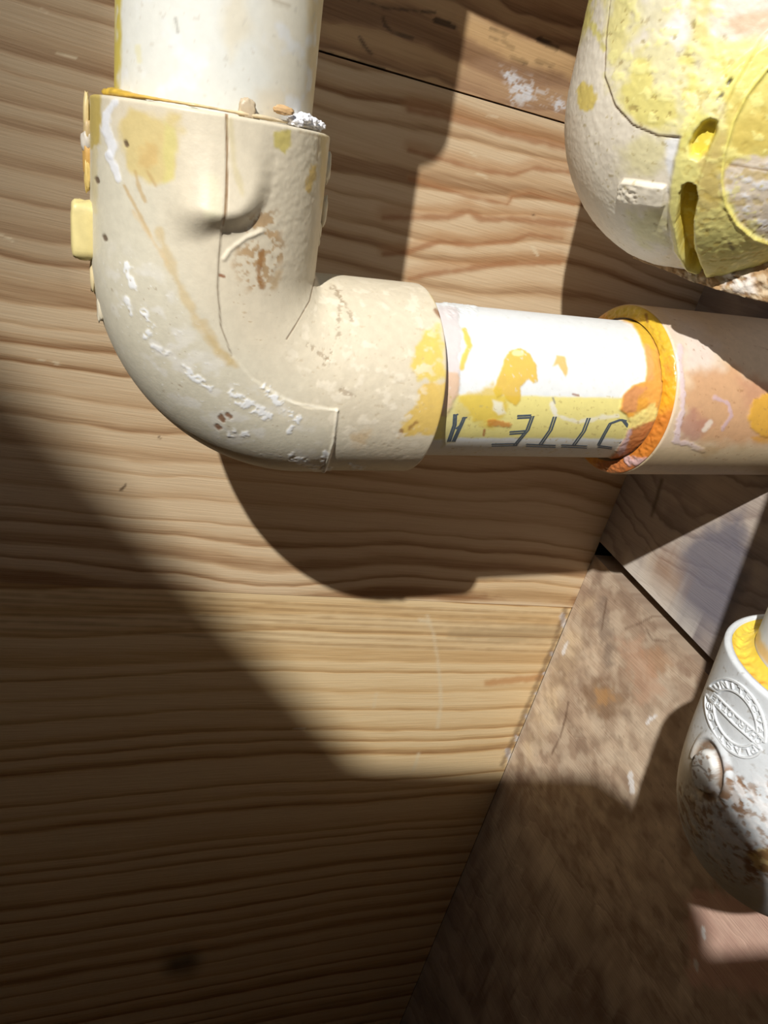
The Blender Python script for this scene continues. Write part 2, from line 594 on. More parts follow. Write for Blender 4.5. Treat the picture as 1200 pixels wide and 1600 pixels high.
top.paint(top.speck(top.poly([(780, 105), (850, 130), (885, 170), (800, 165)], 10, 10, 3), 1.4, 0.6, 11, 0.05), (214, 206, 200), 0.7)
top.build('board', MAT_WOOD_TOP, wall_back, wrap=False, smooth=False)

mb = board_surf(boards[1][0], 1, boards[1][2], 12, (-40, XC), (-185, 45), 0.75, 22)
BR = (166, 116, 78)
for pts, w_ in (([(640, 172), (713, 187), (787, 207), (880, 230)], 9), ([(640, 235), (667, 243), (707, 253), (753, 267), (800, 273), (833, 263), (897, 270)], 6.5),
                ([(640, 280), (663, 287), (733, 307), (793, 320), (800, 307), (827, 302), (897, 320)], 3.5), ([(600, 340), (650, 340), (700, 340), (733, 330), (753, 343), (800, 343), (893, 352)], 8),
                ([(600, 398), (640, 393), (687, 377), (733, 383), (800, 377), (827, 367), (877, 373)], 6.5), ([(640, 436), (663, 430), (733, 420), (777, 413), (873, 410)], 7)):
    up = [(x, y - w_ * 1.1) for x, y in pts]
    mb.paint(mb.stroke(up, w_ * 1.3, w_ * 1.2, w_ * 0.5, 6, 3), (190, 146, 104), 0.55)
    mb.paint(mb.stroke(pts, w_ * 0.55, w_ * 0.5, w_ * 0.5, 5, 3), BR, 0.72)
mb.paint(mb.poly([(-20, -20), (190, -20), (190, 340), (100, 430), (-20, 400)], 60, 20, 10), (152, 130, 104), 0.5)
for k, q in enumerate(((0, 622, 22, 619, 1.4), (60, 562, 68, 563, 1.5), (82, 565, 92, 568, 2), (0, 366, 20, 376, 1.2), (90, 82, 120, 92, 1.5), (832, 386, 840, 398, 2.5),
                       (744, 270, 762, 278, 1.5), (735, 238, 745, 246, 1.5), (760, 180, 778, 184, 1.5), (62, 14, 72, 18, 1.5))):
    mb.paint(mb.stroke(lens(*q[:4]), q[4], 1.0, 1.5, 1.5, k), (226, 208, 176), 0.8)
for k, q in enumerate(((189, 766, 196, 758, 2.0), (833, 335, 834, 337, 1.6), (248, 682, 250, 686, 1.6))):
    mb.paint(mb.stroke(lens(*q[:4]), q[4], 1.0, 1.0, 1.5, k), (104, 82, 60), 0.85)
mb.paint(mb.poly([(740, 905), (880, 905), (905, 915), (890, 945), (800, 940), (725, 925)], 8, 6, 4), (224, 192, 142), 0.4)
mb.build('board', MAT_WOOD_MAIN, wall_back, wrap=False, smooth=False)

lb = board_surf(boards[2][0], 1, boards[2][2], 12, (-30, XC), (-520, -170), 1.0, 23)
for k, y in enumerate((952, 962, 971, 980, 990, 1001, 1012)):                      # close rings along the upper edge
    lb.paint(lb.stroke([(-20, y - 38 + k), (250, y - 22), (500, y - 6), (700, y + 1), (890, y + 7)], 1.6, 1.8, 1.6, 7, k), (150, 114, 74), 0.5)
lb.paint(lb.poly([(700, 985), (880, 975), (872, 1000), (800, 1004), (700, 996)], 6, 4, 5), (168, 146, 112), 0.5)
lb.paint(lb.stroke([(760, 1068), (850, 1058)], 5, 3, 3, 5), (186, 124, 64), 0.6)
CH = (224, 208, 176)
lb.paint(lb.stroke([(668, 962), (677, 990), (684, 1030), (688, 1070), (689, 1100), (684, 1135)], 2.2, 2.5, 2.2, 4), CH, 0.6)
lb.paint(lb.stroke([(654, 1178), (650, 1192), (646, 1204)], 2.2, 2.0, 1.5, 4), CH, 0.6)
lb.paint(lb.stroke([(588, 1085), (584, 1104)], 2.5, 2.5, 1.5, 4), CH, 0.4)
lb.paint(lb.stroke([(655, 968), (668, 972)], 3, 2.5, 3, 2), CH, 0.6)
lb.paint(lb.stroke([(460, 1138), (476, 1139)], 1.5, 1.2, 1, 3), CH, 0.7)
lb.paint(lb.stroke([(274, 1507), (294, 1504)], 14, 22, 5, 9), (48, 36, 26), 0.85)
for k, q in enumerate(((878, 962, 882, 978, 4), (862, 1020, 868, 1034, 2.4), (850, 1052, 856, 1062, 2.2), (838, 1082, 842, 1096, 2), (822, 1118, 828, 1132, 2), (806, 1150, 812, 1172, 2.6), (793, 1172, 800, 1200, 4))):
    lb.paint(lb.stroke(lens(*q[:4]), q[4], 1.2, 3, 1.5, k), (226, 222, 222), 0.85)
lb.paint(lb.stroke([(900, 900), (868, 1000), (830, 1090), (785, 1195)], 3.5, 3, 3, 2, 3), (112, 86, 62), 0.6)
lb.build('board', MAT_WOOD_LOW, wall_back, wrap=False, smooth=False)

sb = board_surf([(-470, -700), (-0.4, -700), (-0.4, ex(h1, h2, 0)), (-470, ex(h1, h2, -470))], 0, XC, XC + 23.5, (-230, -0.4), (-290, -145), 0.8, 24)
sb.paint(sb.poly([(900, 880), (960, 890), (1100, 1040), (1000, 1240), (880, 1230), (790, 1200)], 40, 30, 12, 1), (204, 178, 152), 0.45)
sb.paint(sb.poly([(880, 1000), (910, 930), (925, 935), (880, 1100), (830, 1200), (800, 1200)], 12, 10, 6, 2), (218, 196, 162), 0.6)
whole = sb.poly([(780, 840), (1260, 840), (1260, 1620), (700, 1620)], 10, 2)
sb.paint(sb.speck(whole, 14.0, 0.50, 31, 0.10), (150, 126, 108), 0.5)
sb.paint(sb.speck(whole, 9.0, 0.56, 32, 0.10), (122, 98, 82), 0.4)
sb.paint(sb.speck(whole, 8.0, 0.56, 33, 0.10), (222, 206, 184), 0.4)
sb.paint(sb.speck(whole, 1.6, 0.74, 34, 0.05), (108, 86, 72), 0.4)
for pl_, c_, a_ in (([(905, 1080), (930, 1060), (960, 1075), (985, 1090), (965, 1108), (945, 1125), (915, 1105)], (132, 104, 80), 0.7),
                    ([(930, 1075), (955, 1078), (960, 1092), (935, 1100)], (196, 150, 96), 0.6), ([(930, 940), (945, 935), (958, 1000), (962, 1040), (945, 1050), (936, 990)], (124, 108, 98), 0.6),
                    ([(1000, 1020), (1030, 1010), (1050, 1040), (1020, 1060)], (176, 136, 104), 0.6), ([(1056, 1030), (1072, 1028), (1080, 1050), (1064, 1056)], (128, 96, 78), 0.65),
                    ([(945, 1060), (975, 1040), (1000, 1060), (980, 1090)], (150, 122, 100), 0.5), ([(1075, 1390), (1210, 1400), (1210, 1560), (1075, 1540)], (214, 172, 158), 0.6),
                    ([(965, 1000), (1000, 1000), (1040, 1080), (1000, 1100)], (196, 156, 130), 0.5)):
    sb.paint(sb.poly(pl_, 9, 16, 4, 5), c_, a_)
for pts in ([(978, 982), (1000, 974), (1018, 964), (1026, 958)], [(1010, 984), (1020, 1000), (1042, 1002)], [(862, 1178), (876, 1150), (884, 1120), (888, 1098)], [(940, 985), (944, 960), (948, 935)]):
    sb.paint(sb.stroke(pts, 1.2, 1.4, 1.6, 2.5, 6), (104, 80, 64), 0.7)
sb.paint(sb.stroke([(905, 905), (872, 1000), (835, 1090), (792, 1195)], 3.0, 2.5, 3, 2, 9), (198, 186, 170), 0.5)
for k, q in enumerate(((985, 1210, 988, 1236, 4), (1010, 1130, 1022, 1120, 2.5), (1016, 1122, 1026, 1118, 2), (1098, 1450, 1100, 1466, 2.5), (1085, 1500, 1090, 1515, 2.5), (880, 1020, 886, 1004, 2.5))):
    sb.paint(sb.stroke(lens(*q[:4]), q[4], 1.2, 3, 1.5, k), (232, 230, 230), 0.85)
sb.build('board', MAT_WOOD_SIDE, wall_right, wrap=False, smooth=False)

ub = board_surf([(-470, ex(g1, g2, -470)), (-0.4, ex(g1, g2, 0)), (-0.4, 260), (-470, 260)], 0, XC - 0.5, XC + 23.5, (-150, -0.4), (-150, -40), 0.9, 25)
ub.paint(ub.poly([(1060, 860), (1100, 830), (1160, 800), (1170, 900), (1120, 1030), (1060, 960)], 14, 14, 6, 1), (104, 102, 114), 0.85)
ub.paint(ub.poly([(1015, 860), (1055, 850), (1062, 900), (1030, 900)], 10, 12, 4, 2), (140, 104, 76), 0.65)
ub.paint(ub.poly([(1040, 895), (1062, 880), (1070, 960), (1050, 945)], 10, 12, 4, 3), (150, 120, 96), 0.5)
ub.paint(ub.poly([(970, 882), (1015, 868), (1040, 920), (1055, 965), (1000, 915)], 8, 8, 4, 4), (206, 190, 168), 0.6)
ub.paint(ub.stroke([(1034, 750), (1026, 780), (1018, 806)], 2.5, 2.5, 2, 3), (84, 74, 64), 0.7)
ub.paint(ub.stroke([(975, 886), (1080, 994)], 2.5, 2, 2, 2), (214, 208, 200), 0.6)
ub.build('board', MAT_WOOD_GREY, wall_right, wrap=False, smooth=False)

def theta_list(r, mid, fine, coarse, half=105):
    """angles in radians, dense over +-half degrees round 'mid'"""
    a = math.radians(half)
    nf = int(2 * a * r / fine)
    nc = int((2 * math.pi - 2 * a) * r / coarse)
    return np.r_[np.linspace(mid - a, mid + a, nf, endpoint=False), np.linspace(mid + a, mid + 2 * math.pi - a, nc, endpoint=False)]

def frame_about(ax, c):
    """two vectors across axis ax, the first one toward the camera"""
    v = CAM - c
    v = unit(v - ax * (v @ ax))
    return v, np.cross(ax, v)

def tube_grid(c0, ax, t0, t1, r, fine=0.35, half=105, taper=None, dt=None):
    """grid on a cylinder c0 + t*ax; returns P, N, with closed profile: outer, end faces and bore are added by 'profile'"""
    v, w = frame_about(ax, c0 + ax * (t0 + t1) / 2)
    th = theta_list(r, 0.0, fine, 1.6, half)
    ts = np.arange(t0, t1 + 1e-6, dt or fine)
    rad = np.outer(np.ones_like(ts), np.ones_like(th)) * r
    if taper is not None:
        rad = rad + taper(ts)[:, None]
    d = np.cos(th)[:, None] * v + np.sin(th)[:, None] * w
    P = c0 + ts[:, None, None] * ax + rad[:, :, None] * d[None]
    Nr = np.broadcast_to(d[None], P.shape)
    return P, Nr, ts, th, d

def add_profile(P, Nr, c0, ax, d, prof_start, prof_end):
    """append rings (t, r) before and after the grid, so that the shell has end faces and a bore"""
    def ring(t, r):
        return (c0 + t * ax + r * d)[None]
    A = [ring(t, r) for t, r in prof_start]
    B = [ring(t, r) for t, r in prof_end]
    Pn = np.concatenate(A + [P] + B)
    nA, nB = len(A), len(B)
    dd = d[None]
    NN = np.concatenate([np.broadcast_to(dd, (nA,) + dd.shape[1:])] * (1 if nA else 0) + [Nr] + [np.broadcast_to(dd, (nB,) + dd.shape[1:])] * (1 if nB else 0))
    return Pn, NN

# pipe run frame
PX = unit((0.993928, 0.002881, 0.109998)); PD = np.array((0.110035, -0.023476, -0.99365)); PD = unit(PD - PX * (PD @ PX)); PN = np.cross(PX, PD)
OB = np.array([41.36, -71.57, -59.06])
RH, RP, R0 = 29.3, 24.13, 30.0
RD, LD = 30.0, 146.6                                          # right-hand coupling: radius, distance of its mouth

def elbow_grid(O, A, B, l1, l2, fine=0.33, half=105, r=RH, r0=R0, lip=0.8, mouth_r=None):
    """90-degree fitting: straight hub along A (length l1 from the crossing), quarter bend about the inner corner, hub along B"""
    mid = O + r0 * 0.3 * (A + B)
    bn = unit(np.cross(A, B))
    if bn @ (CAM - mid) < 0:
        bn = -bn
    s1 = np.arange(l1, r0, -fine)
    ang = np.linspace(0, math.pi / 2, int(r0 * 1.6 * math.pi / 2 / fine))
    s2 = np.arange(r0 + fine, l2 + 1e-6, fine)
    C_, out = [], []
    for s in s1:
        C_.append(O + A * s); out.append(-B)
    piv = O + r0 * (A + B)
    for a in ang:
        C_.append(piv - r0 * (math.cos(a) * B + math.sin(a) * A)); out.append(-(math.cos(a) * B + math.sin(a) * A))
    for s in s2:
        C_.append(O + B * s); out.append(-A)
    C_, out = np.array(C_), np.array(out)
    # angle measured from 'out' toward bn; the camera side lies round the mean view direction
    vd = CAM - mid
    om = unit(-(A + B))
    t_mid = math.atan2(vd @ bn, vd @ om)
    th = theta_list(r, t_mid, fine, 1.6, half)
    D_ = np.cos(th)[None, :, None] * out[:, None, :] + np.sin(th)[None, :, None] * bn[None, None, :]
    edge = np.r_[s1 * 0 + (l1 - s1), np.full(len(ang), 99.0), l2 - s2]
    rad = r - lip * (1 - np.sqrt(np.clip(1 - (1 - np.clip(edge / lip, 0, 1)) ** 2, 0, 1)))
    P = C_[:, None, :] + rad[:, None, None] * D_
    # close both mouths: lip face, bore, shoulder
    def mouth(c_end, axis, d, sign):
        rr = [(0.0, RP + 0.35), (-32.0, RP + 0.15), (-32.5, 20.5), (-l1 + 20, 20.0)]
        rings = [c_end + axis * t + q * d for t, q in rr]
        return rings
    ra = mouth(O + A * l1, A, D_[0], 1)[:3]
    if mouth_r:
        ra = [O + A * l1 + mouth_r * D_[0], O + A * (l1 - 5) + mouth_r * D_[0], O + A * (l1 - 5.5) + (RP + .3) * D_[0]] + ra[1:]
    rb = mouth(O + B * l2, B, D_[-1], 1)[:3]
    lo_c = (np.linalg.norm(C_ - (O + A * l1), axis=1) > 33.5) & (np.linalg.norm(C_ - (O + B * l2), axis=1) > 33.5)
    ki = np.where(lo_c)[0][::-1][::12]                       # the water way through the bend, so that the shell is closed
    inner = C_[ki][:, None, :] + 20.0 * D_[ki]
    Pn = np.concatenate([np.array(ra[::-1]), P, np.array(rb), inner])
    Nn = np.concatenate([np.repeat(D_[:1], len(ra), 0), D_, np.repeat(D_[-1:], 3, 0), -D_[ki]])
    return Pn, Nn

WHITE = (238, 238, 232)
# ---- the big elbow at left ---------------------------------------------------------------------------------------
eb = thing('drain_elbow', 'large ivory plastic elbow joining the white riser to the printed horizontal pipe', 'pipe elbow', OB)
P, Nr = elbow_grid(OB, -PD, PX, 64.8, 64.0)
S = Surf(P, Nr, (216, 205, 182), 1)
S.mottled(0.05, 14)
# reliefs -------------------------------------------------------------
# outer shell a touch proud of the inner corner's side (mould halves meet along this line)
seam_px = [(354, 178), (354, 240), (352, 300), (347, 350), (342, 400), (340, 450), (345, 510), (362, 555), (395, 592), (440, 622), (480, 636), (527, 641)]
shell = seam_px + [(521, 690), (505, 745), (400, 760), (200, 700), (60, 500), (60, 120), (354, 120)]
m = S.poly(shell, 1.2, 0.6, 2)
S.h[S.vis] += m * 0.35
# tongue-shaped bulge under the rim: it rises downward and ends in a round nose
anc = np.argmin(((S.q - np.array([340, 270])) ** 2).sum(1) + 1e4 * (S.face[S.vis] < 0.3))
a0 = S.Pv[anc]
hn = S.N[S.vis][anc]
hu = np.cross(PD, hn)
if hu @ MW[:, 0] < 0: hu = -hu
dv = (S.Pv - a0) @ PD
du = (S.Pv - a0) @ hu
rad = np.hypot(du * np.where(du < 0, 0.8, 1.1), dv)
fw = 6.4 + 10.0 * (1 - sstep(-9, 1, du))
rad = np.where(dv < 0, np.abs(du * np.where(du < 0, 0.8, 1.1)), rad)
ramp = np.clip((dv + 15) / 24.0, 0, 1.6)
bul = 3.9 * ramp ** 2.0 * (1 - sstep(7.5, 17.0, dv)) * sstep(-12.5, -1.0, du) * (1 - sstep(0, 1, (rad - 8.0) / fw))
bul *= (((S.Pv - a0) @ hn) > -22)
S.h[S.vis] += bul
# worn, pocked surface on the hubs
S.h[S.vis] += S.nz(2.2, 11) * 0.10 * S.poly([(490, 435), (665, 440), (695, 560), (640, 735), (520, 640), (440, 540)], 15, 5)
S.h[S.vis] += S.nz(1.6, 12) * 0.22 * S.poly([(390, 330), (430, 200), (515, 205), (500, 330), (480, 430), (400, 440)], 15, 8)
# rough flake edge just under the bulge
S.paint(S.stroke([(350, 404), (360, 390), (384, 372), (408, 362)], 3.0, 3.0, 2.5, 2, 3), (236, 226, 204), 0.6, 0.35)
# the panel's edge ridge
S.paint(S.stroke([(527, 641), (521, 690), (506, 738)], 2.2, 1.5, 0.6), (236, 230, 214), 0.7, 0.35)
S.paint(S.stroke([(410, 604), (460, 630), (527, 641)], 1.3, 1.2, 0.4), (238, 232, 216), 0.6, 0.2)
# colours ---------------------------------------------------------------
S.paint(S.poly([(120, 120), (250, 300), (300, 450), (420, 600), (540, 700), (540, 760), (60, 700)], 60, 30, 12), (208, 204, 186), 0.75)
S.paint(S.poly([(205, 172), (285, 178), (282, 230), (270, 276), (236, 286), (205, 268), (190, 230), (188, 188)], 8, 20, 5, 2), (210, 188, 116), 0.75)
S.paint(S.poly([(222, 215), (258, 215), (252, 262), (228, 266)], 8, 22, 4, 4), (205, 168, 104), 0.5)
S.paint(S.poly([(258, 190), (278, 200), (272, 280), (258, 285)], 5, 6, 3, 6), (212, 204, 130), 0.6)
S.paint(S.poly([(140, 140), (160, 146), (160, 225), (146, 232), (138, 200)], 4, 5, 3, 2), (186, 162, 66), 0.85)
S.paint(S.stroke([(150, 235), (151, 330)], 4, 3, 4, 3), (205, 190, 140), 0.6)
S.paint(S.stroke([(182, 160), (170, 178), (166, 205), (180, 230), (176, 240)], 6.5, 2.5, 5, 2, 3), (228, 230, 236), 0.9, 0.12)
S.paint(S.stroke([(172, 242), (180, 258), (186, 280)], 5, 2, 5, 2, 5), (228, 230, 236), 0.85, 0.12)
for pts in ([(213, 268), (218, 290), (228, 315)], [(196, 290), (214, 325), (236, 368)], [(232, 268), (244, 290)]):
    S.paint(S.stroke(pts, 2.6, 2, 2.5, 2, 4), (190, 160, 108), 0.65)
S.paint(S.stroke([(250, 360), (262, 400), (278, 440), (300, 485), (322, 520), (345, 552), (368, 570)], 6, 4, 7, 3, 5), (204, 184, 142), 0.75)
S.paint(S.stroke([(318, 505), (335, 535), (358, 565)], 7, 4, 5, 2.5, 8), (200, 178, 132), 0.6)
S.paint(S.stroke([(210, 330), (238, 372), (262, 410)], 3, 3, 4, 2, 7), (214, 190, 148), 0.6)
# mould line, brown with old primer above
S.paint(S.stroke(seam_px[:4], 1.7, 1.2, 0.9, 2), (150, 110, 66), 0.85, -0.15)
S.paint(S.stroke(seam_px[3:8], 0.9, 1.0, 0.5, 2), (150, 132, 108), 0.7)
S.paint(S.stroke([(492, 436), (484, 470), (462, 508), (448, 530)], 1.0, 1.0, 0.4, 2), (120, 96, 70), 0.75, -0.1)
S.paint(S.stroke([(360, 190), (365, 260), (375, 300)], 4, 4, 5, 3, 4), (206, 192, 150), 0.6)
S.paint(S.stroke([(330, 285), (332, 330)], 12, 8, 6, 4), (226, 222, 188), 0.5)
# brown speckle under the bulge
m = S.poly([(385, 340), (432, 330), (440, 400), (425, 450), (385, 460), (372, 420)], 12, 14, 4, 3)
S.paint(S.speck(m, 1.7, 0.53, 60, 0.05), (172, 134, 84), 0.75)
S.paint(S.stroke([(410, 395), (404, 425), (408, 450)], 4, 3, 5, 1.2, 9), (150, 104, 52), 0.8)
S.paint(S.stroke([(436, 425), (428, 448)], 5, 4, 5, 1.5, 10), (190, 160, 116), 0.6)
S.paint(S.stroke([(344, 430), (350, 432)], 2.5, 1.5, 1), (142, 92, 60), 0.9)
m = S.poly([(350, 440), (480, 440), (430, 540), (380, 560), (340, 500)], 20, 10, 4)
S.paint(S.speck(m, 1.0, 0.74, 62, 0.03), (176, 150, 112), 0.5)
# yellow spots at the right
S.paint(S.poly([(428, 206), (454, 203), (454, 228), (445, 240), (430, 228)], 3, 5, 2, 5), (202, 186, 96), 0.85)
S.paint(S.stroke([(490, 262), (486, 280), (482, 296)], 5, 3, 6, 1.6, 6), (206, 174, 92), 0.8)
S.paint(S.poly([(500, 210), (513, 208), (508, 310), (500, 330)], 4, 5, 2), (208, 186, 132), 0.7)
S.paint(S.stroke([(470, 206), (500, 214), (496, 250)], 2, 2, 3, 1.5), (190, 170, 140), 0.6, -0.1)
# white paint flecks down the outside of the bend
for pts, r_ in (([(199, 412), (203, 432), (212, 446)], 3.5), ([(200, 468), (206, 490)], 2.5), ([(226, 486), (238, 510), (228, 526)], 3),
                ([(242, 540), (262, 552)], 2.5), ([(283, 572), (300, 585), (330, 604)], 4), ([(366, 616), (392, 634), (418, 648)], 6.5),
                ([(360, 676), (384, 676)], 3.5), ([(440, 640), (468, 650), (450, 672)], 2.5), ([(456, 712), (490, 728), (512, 732)], 4),
                ([(508, 705), (504, 730)], 3), ([(548, 728), (566, 730)], 2.5), ([(414, 608), (436, 628)], 5)):
    S.paint(S.speck(S.stroke(pts, r_ * 1.3, 2, 6, 1.6, 21), 1.3, 0.44, 70, 0.05), (236, 238, 240), 0.95, 0.14)
m = S.poly([(170, 400), (260, 420), (330, 560), (470, 640), (510, 735), (380, 710), (250, 620), (180, 500)], 30, 20, 8)
S.paint(S.speck(m, 1.0, 0.76, 71, 0.03), (238, 238, 236), 0.7, 0.05)
S.paint(S.speck(m, 1.1, 0.78, 72, 0.03), (150, 128, 100), 0.6)
S.paint(S.speck(m, 4.5, 0.58, 73, 0.08), (228, 226, 222), 0.5)
for p in ((345, 650), (340, 664), (356, 646)):
    S.paint(S.stroke([p, (p[0] + 4, p[1] + 4)], 4, 1.5, 3, 1, 13), (132, 92, 62), 0.9, -0.15)
for p in ((198, 222), (153, 279), (165, 369)):
    S.paint(S.stroke([p, (p[0] + 2, p[1] + 5)], 3.2, 1.5, 1, 2), (98, 78, 62), 0.9, -0.15)
# horizontal hub: primer and scuffs
S.paint(S.poly([(648, 545), (662, 520), (686, 508), (696, 560), (700, 592), (660, 595), (640, 572)], 5, 9, 2.5, 31), (222, 196, 84), 0.85)
S.paint(S.poly([(662, 600), (700, 596), (694, 650), (682, 676), (622, 684), (634, 650), (648, 630)], 4, 7, 2.5, 32), (224, 188, 84), 0.85)
S.paint(S.poly([(668, 450), (676, 452), (692, 480), (684, 480)], 3, 2, 2), (226, 190, 60), 0.9)
S.paint(S.stroke([(680, 484), (688, 494)], 3.5, 2, 2, 1.5), (138, 96, 66), 0.85)
S.paint(S.stroke([(640, 668), (650, 660)], 3, 2, 3, 1), (150, 104, 60), 0.7)
S.paint(S.stroke([(625, 680), (628, 672)], 3, 2, 3, 1), (140, 92, 50), 0.7)
S.paint(S.poly([(548, 680), (580, 672), (570, 700), (550, 698)], 5, 6, 3), (216, 184, 136), 0.5)
m = S.poly([(495, 440), (665, 445), (690, 560), (640, 720), (530, 700), (450, 560)], 25, 10, 5)
S.paint(S.speck(m, 1.2, 0.72, 80, 0.04), (186, 166, 134), 0.4, -0.04)
S.paint(S.speck(m, 2.8, 0.60, 81, 0.06), (236, 226, 206), 0.6, 0.03)
for pts in ([(520, 450), (534, 470), (530, 500), (528, 530), (508, 570)], [(530, 455), (550, 500)], [(534, 610), (552, 620)], [(480, 540), (510, 560)]):
    S.paint(S.speck(S.stroke(pts, 4, 2, 5, 1.5, 15), 0.9, 0.5, 82, 0.05), (158, 138, 112), 0.6, -0.08)
body_b = S.build('elbow_body', MAT_FIT, eb, wrap_u=True)

# little moulded lug and torn plastic flakes on the elbow's left side
def small_blob(name, px, r_axis, sizes, axes, parent, rgb, depth_ref, seed=0, noise=0.25, mat=None, n=18, floor=None):
    """a lump: superellipsoid round the point where pixel px meets the plane through depth_ref facing the camera"""
    c = on_plane(px, depth_ref, MW[:, 2])
    u = np.linspace(0, math.pi, n)
    w = np.linspace(0, 2 * math.pi, 2 * n, endpoint=False)
    U, W_ = np.meshgrid(u, w, indexing='ij')
    pw = lambda x, e: np.sign(x) * np.abs(x) ** e
    e = r_axis
    X = pw(np.sin(U), e) * pw(np.cos(W_), e); Y = pw(np.sin(U), e) * pw(np.sin(W_), e); Z = pw(np.cos(U), e)
    V = np.stack([X, Y, Z], -1).reshape(-1, 3)
    nz = fbm(V * 3 + seed, 1.0, 3, seed) - 0.5
    V = V * (1 + noise * nz[:, None] * 2) * np.array(sizes)
    V = c + V @ np.array(axes)
    if floor is not None:
        V = V + floor[1] * np.maximum(0, 0.06 - (V - floor[0]) @ floor[1])[:, None]
    C_ = np.tile(lin(rgb), (len(V), 1)) * (1 + 0.25 * (fbm(V, 2.0, 2, seed) - 0.5)[:, None])
    return link(name, V, grid_faces(n, 2 * n), mat or MAT_FIT, parent, attrs=np.clip(C_, 0, 1))
axl = np.array([PX, PN, -PD])
edge_ref = OB - PX * RH - PD * 40
small_blob('moulding_lug', (133, 359), 0.35, (3.4, 5.0, 7.0), axl, body_b, (230, 214, 150), OB - PX * RH - PD * 36, 3, 0.08)
for k, (px, sz, rgb) in enumerate((((130, 178), (0.7, 2.0, 4.6), (228, 206, 150)), ((132, 205), (0.9, 2.0, 3.0), (200, 176, 130)), ((131, 222), (1.4, 2.2, 2.4), (206, 198, 186)),
                                   ((133, 248), (1.2, 2.0, 4.2), (206, 162, 90)), ((132, 272), (0.8, 2.0, 4.0), (222, 194, 120)),
                                   ((141, 430), (0.8, 2.0, 4.6), (222, 204, 160)), ((152, 480), (0.9, 2.0, 3.6), (224, 214, 190)))):
    small_blob('plastic_flake', (px[0] + 5, px[1]), 0.7, sz, axl, body_b, rgb, OB - PX * RH - PD * (60 - 0.12 * (px[1] - 150)), 10 + k, 0.35, n=10)
for k, (px, sz) in enumerate((((511, 262), (1.0, 1.5, 4)), ((506, 330), (0.8, 1.5, 4)), ((495, 362), (1.2, 1.5, 3)), ((493, 378), (1.1, 1.5, 1.6)))):
    small_blob('plastic_flake', px, 0.8, sz, axl, body_b, (222, 208, 180), OB + PX * RH * 0.96 - PD * (48 - 0.1 * (px[1] - 262)), 30 + k, 0.35, n=10)

# ---- riser pipe ---------------------------------------------------------------------------------------------------
v_end = 33.0
pipe_v = thing('riser_pipe', 'white plastic riser pipe with a yellow glue stripe, standing in the large ivory elbow', 'pipe', OB - PD * 33)
P, Nr, ts, th, d = tube_grid(OB, -PD, v_end, 280.0, RP, 0.36, 105, dt=0.6)
P, Nr = add_profile(P, Nr, OB, -PD, d, [(v_end, 20.4)], [(280, 20.4)])
S = Surf(P, Nr, (228, 228, 220), 2)
S.mottled(0.04, 20)
S.paint(S.poly([(160, -60), (188, -60), (190, 60), (188, 150), (160, 160)], 3, 3, 4), (206, 186, 62), 0.9)
S.paint(S.poly([(360, -40), (400, -40), (385, 60), (360, 100), (345, 70)], 14, 16, 6, 3), (226, 214, 186), 0.6)
S.paint(S.poly([(400, -60), (520, -60), (500, 200), (420, 200)], 30, 20, 8), (232, 224, 204), 0.7)
S.paint(S.poly([(488, -60), (520, -60), (505, 200), (478, 190)], 6, 5, 4), (220, 200, 158), 0.8)
S.paint(S.poly([(400, 140), (480, 140), (490, 200), (400, 190)], 12, 10, 4), (226, 216, 194), 0.7)
S.paint(S.stroke([(274, 30), (278, 50)], 2.4, 1.5, 2, 1.5), (170, 168, 160), 0.7)
S.paint(S.stroke([(215, 75), (218, 95)], 4, 3, 4, 2), (226, 220, 176), 0.6)
m = S.poly([(182, -20), (500, -20), (495, 200), (182, 160)], 5, 2)
S.paint(S.speck(m, 1.4, 0.74, 60, 0.03), (206, 200, 186), 0.5)
S.paint(S.speck(m, 6.0, 0.62, 61, 0.08), (232, 234, 236), 0.7)
S.paint(S.stroke([(430, 0), (450, 8)], 4, 2, 4, 2), (190, 178, 156), 0.6)
S.build('pipe_wall', MAT_PIPE, pipe_v, wrap_u=True)

def bead(name, c, ax, r, th0, th1, tube, parent, cols, seed=0, n=160, m=14, mat=None, ref=None, stretch=1.0, floor=None):
    """an irregular bead of glue lying in the corner where a pipe enters a hub; cols = [(fraction, rgb), ...]"""
    v, w = frame_about(ax, c) if ref is None else ref
    th = np.radians(np.linspace(th0, th1, n))
    ph = np.linspace(0, 2 * math.pi, m, endpoint=False)
    d = np.cos(th)[:, None] * v + np.sin(th)[:, None] * w
    tr = np.array([tube(x) for x in np.linspace(0, 1, n)])
    V = c + d[:, None, :] * (r + tr[:, None] * np.cos(ph)[None])[:, :, None] + ax * (stretch * tr[:, None] * np.sin(ph)[None])[:, :, None]
    V = V.reshape(-1, 3)
    nz = fbm(V, 1.8, 3, seed) - 0.5
    cen = (c + d * r)[:, None, :].repeat(m, 1).reshape(-1, 3)
    V = cen + (V - cen) * (1 + 0.9 * nz[:, None])
    if floor is not None:
        V = V + floor[1] * np.maximum(0, 0.06 - (V - floor[0]) @ floor[1])[:, None]
    fr = np.linspace(0, 1, n)
    xs = [q[0] for q in cols]
    C_ = np.stack([np.interp(fr, xs, [lin(q[1])[k] for q in cols]) for k in range(3)], -1)[:, None, :].repeat(m, 1).reshape(-1, 3)
    C_ = C_ * (1 + 0.5 * (fbm(V, 1.2, 2, seed + 3) - 0.5)[:, None])
    return link(name, V, grid_faces(n, m), mat or MAT_GLUE, parent, attrs=np.clip(C_, 0, 1))
rimV = OB - PD * 64.8
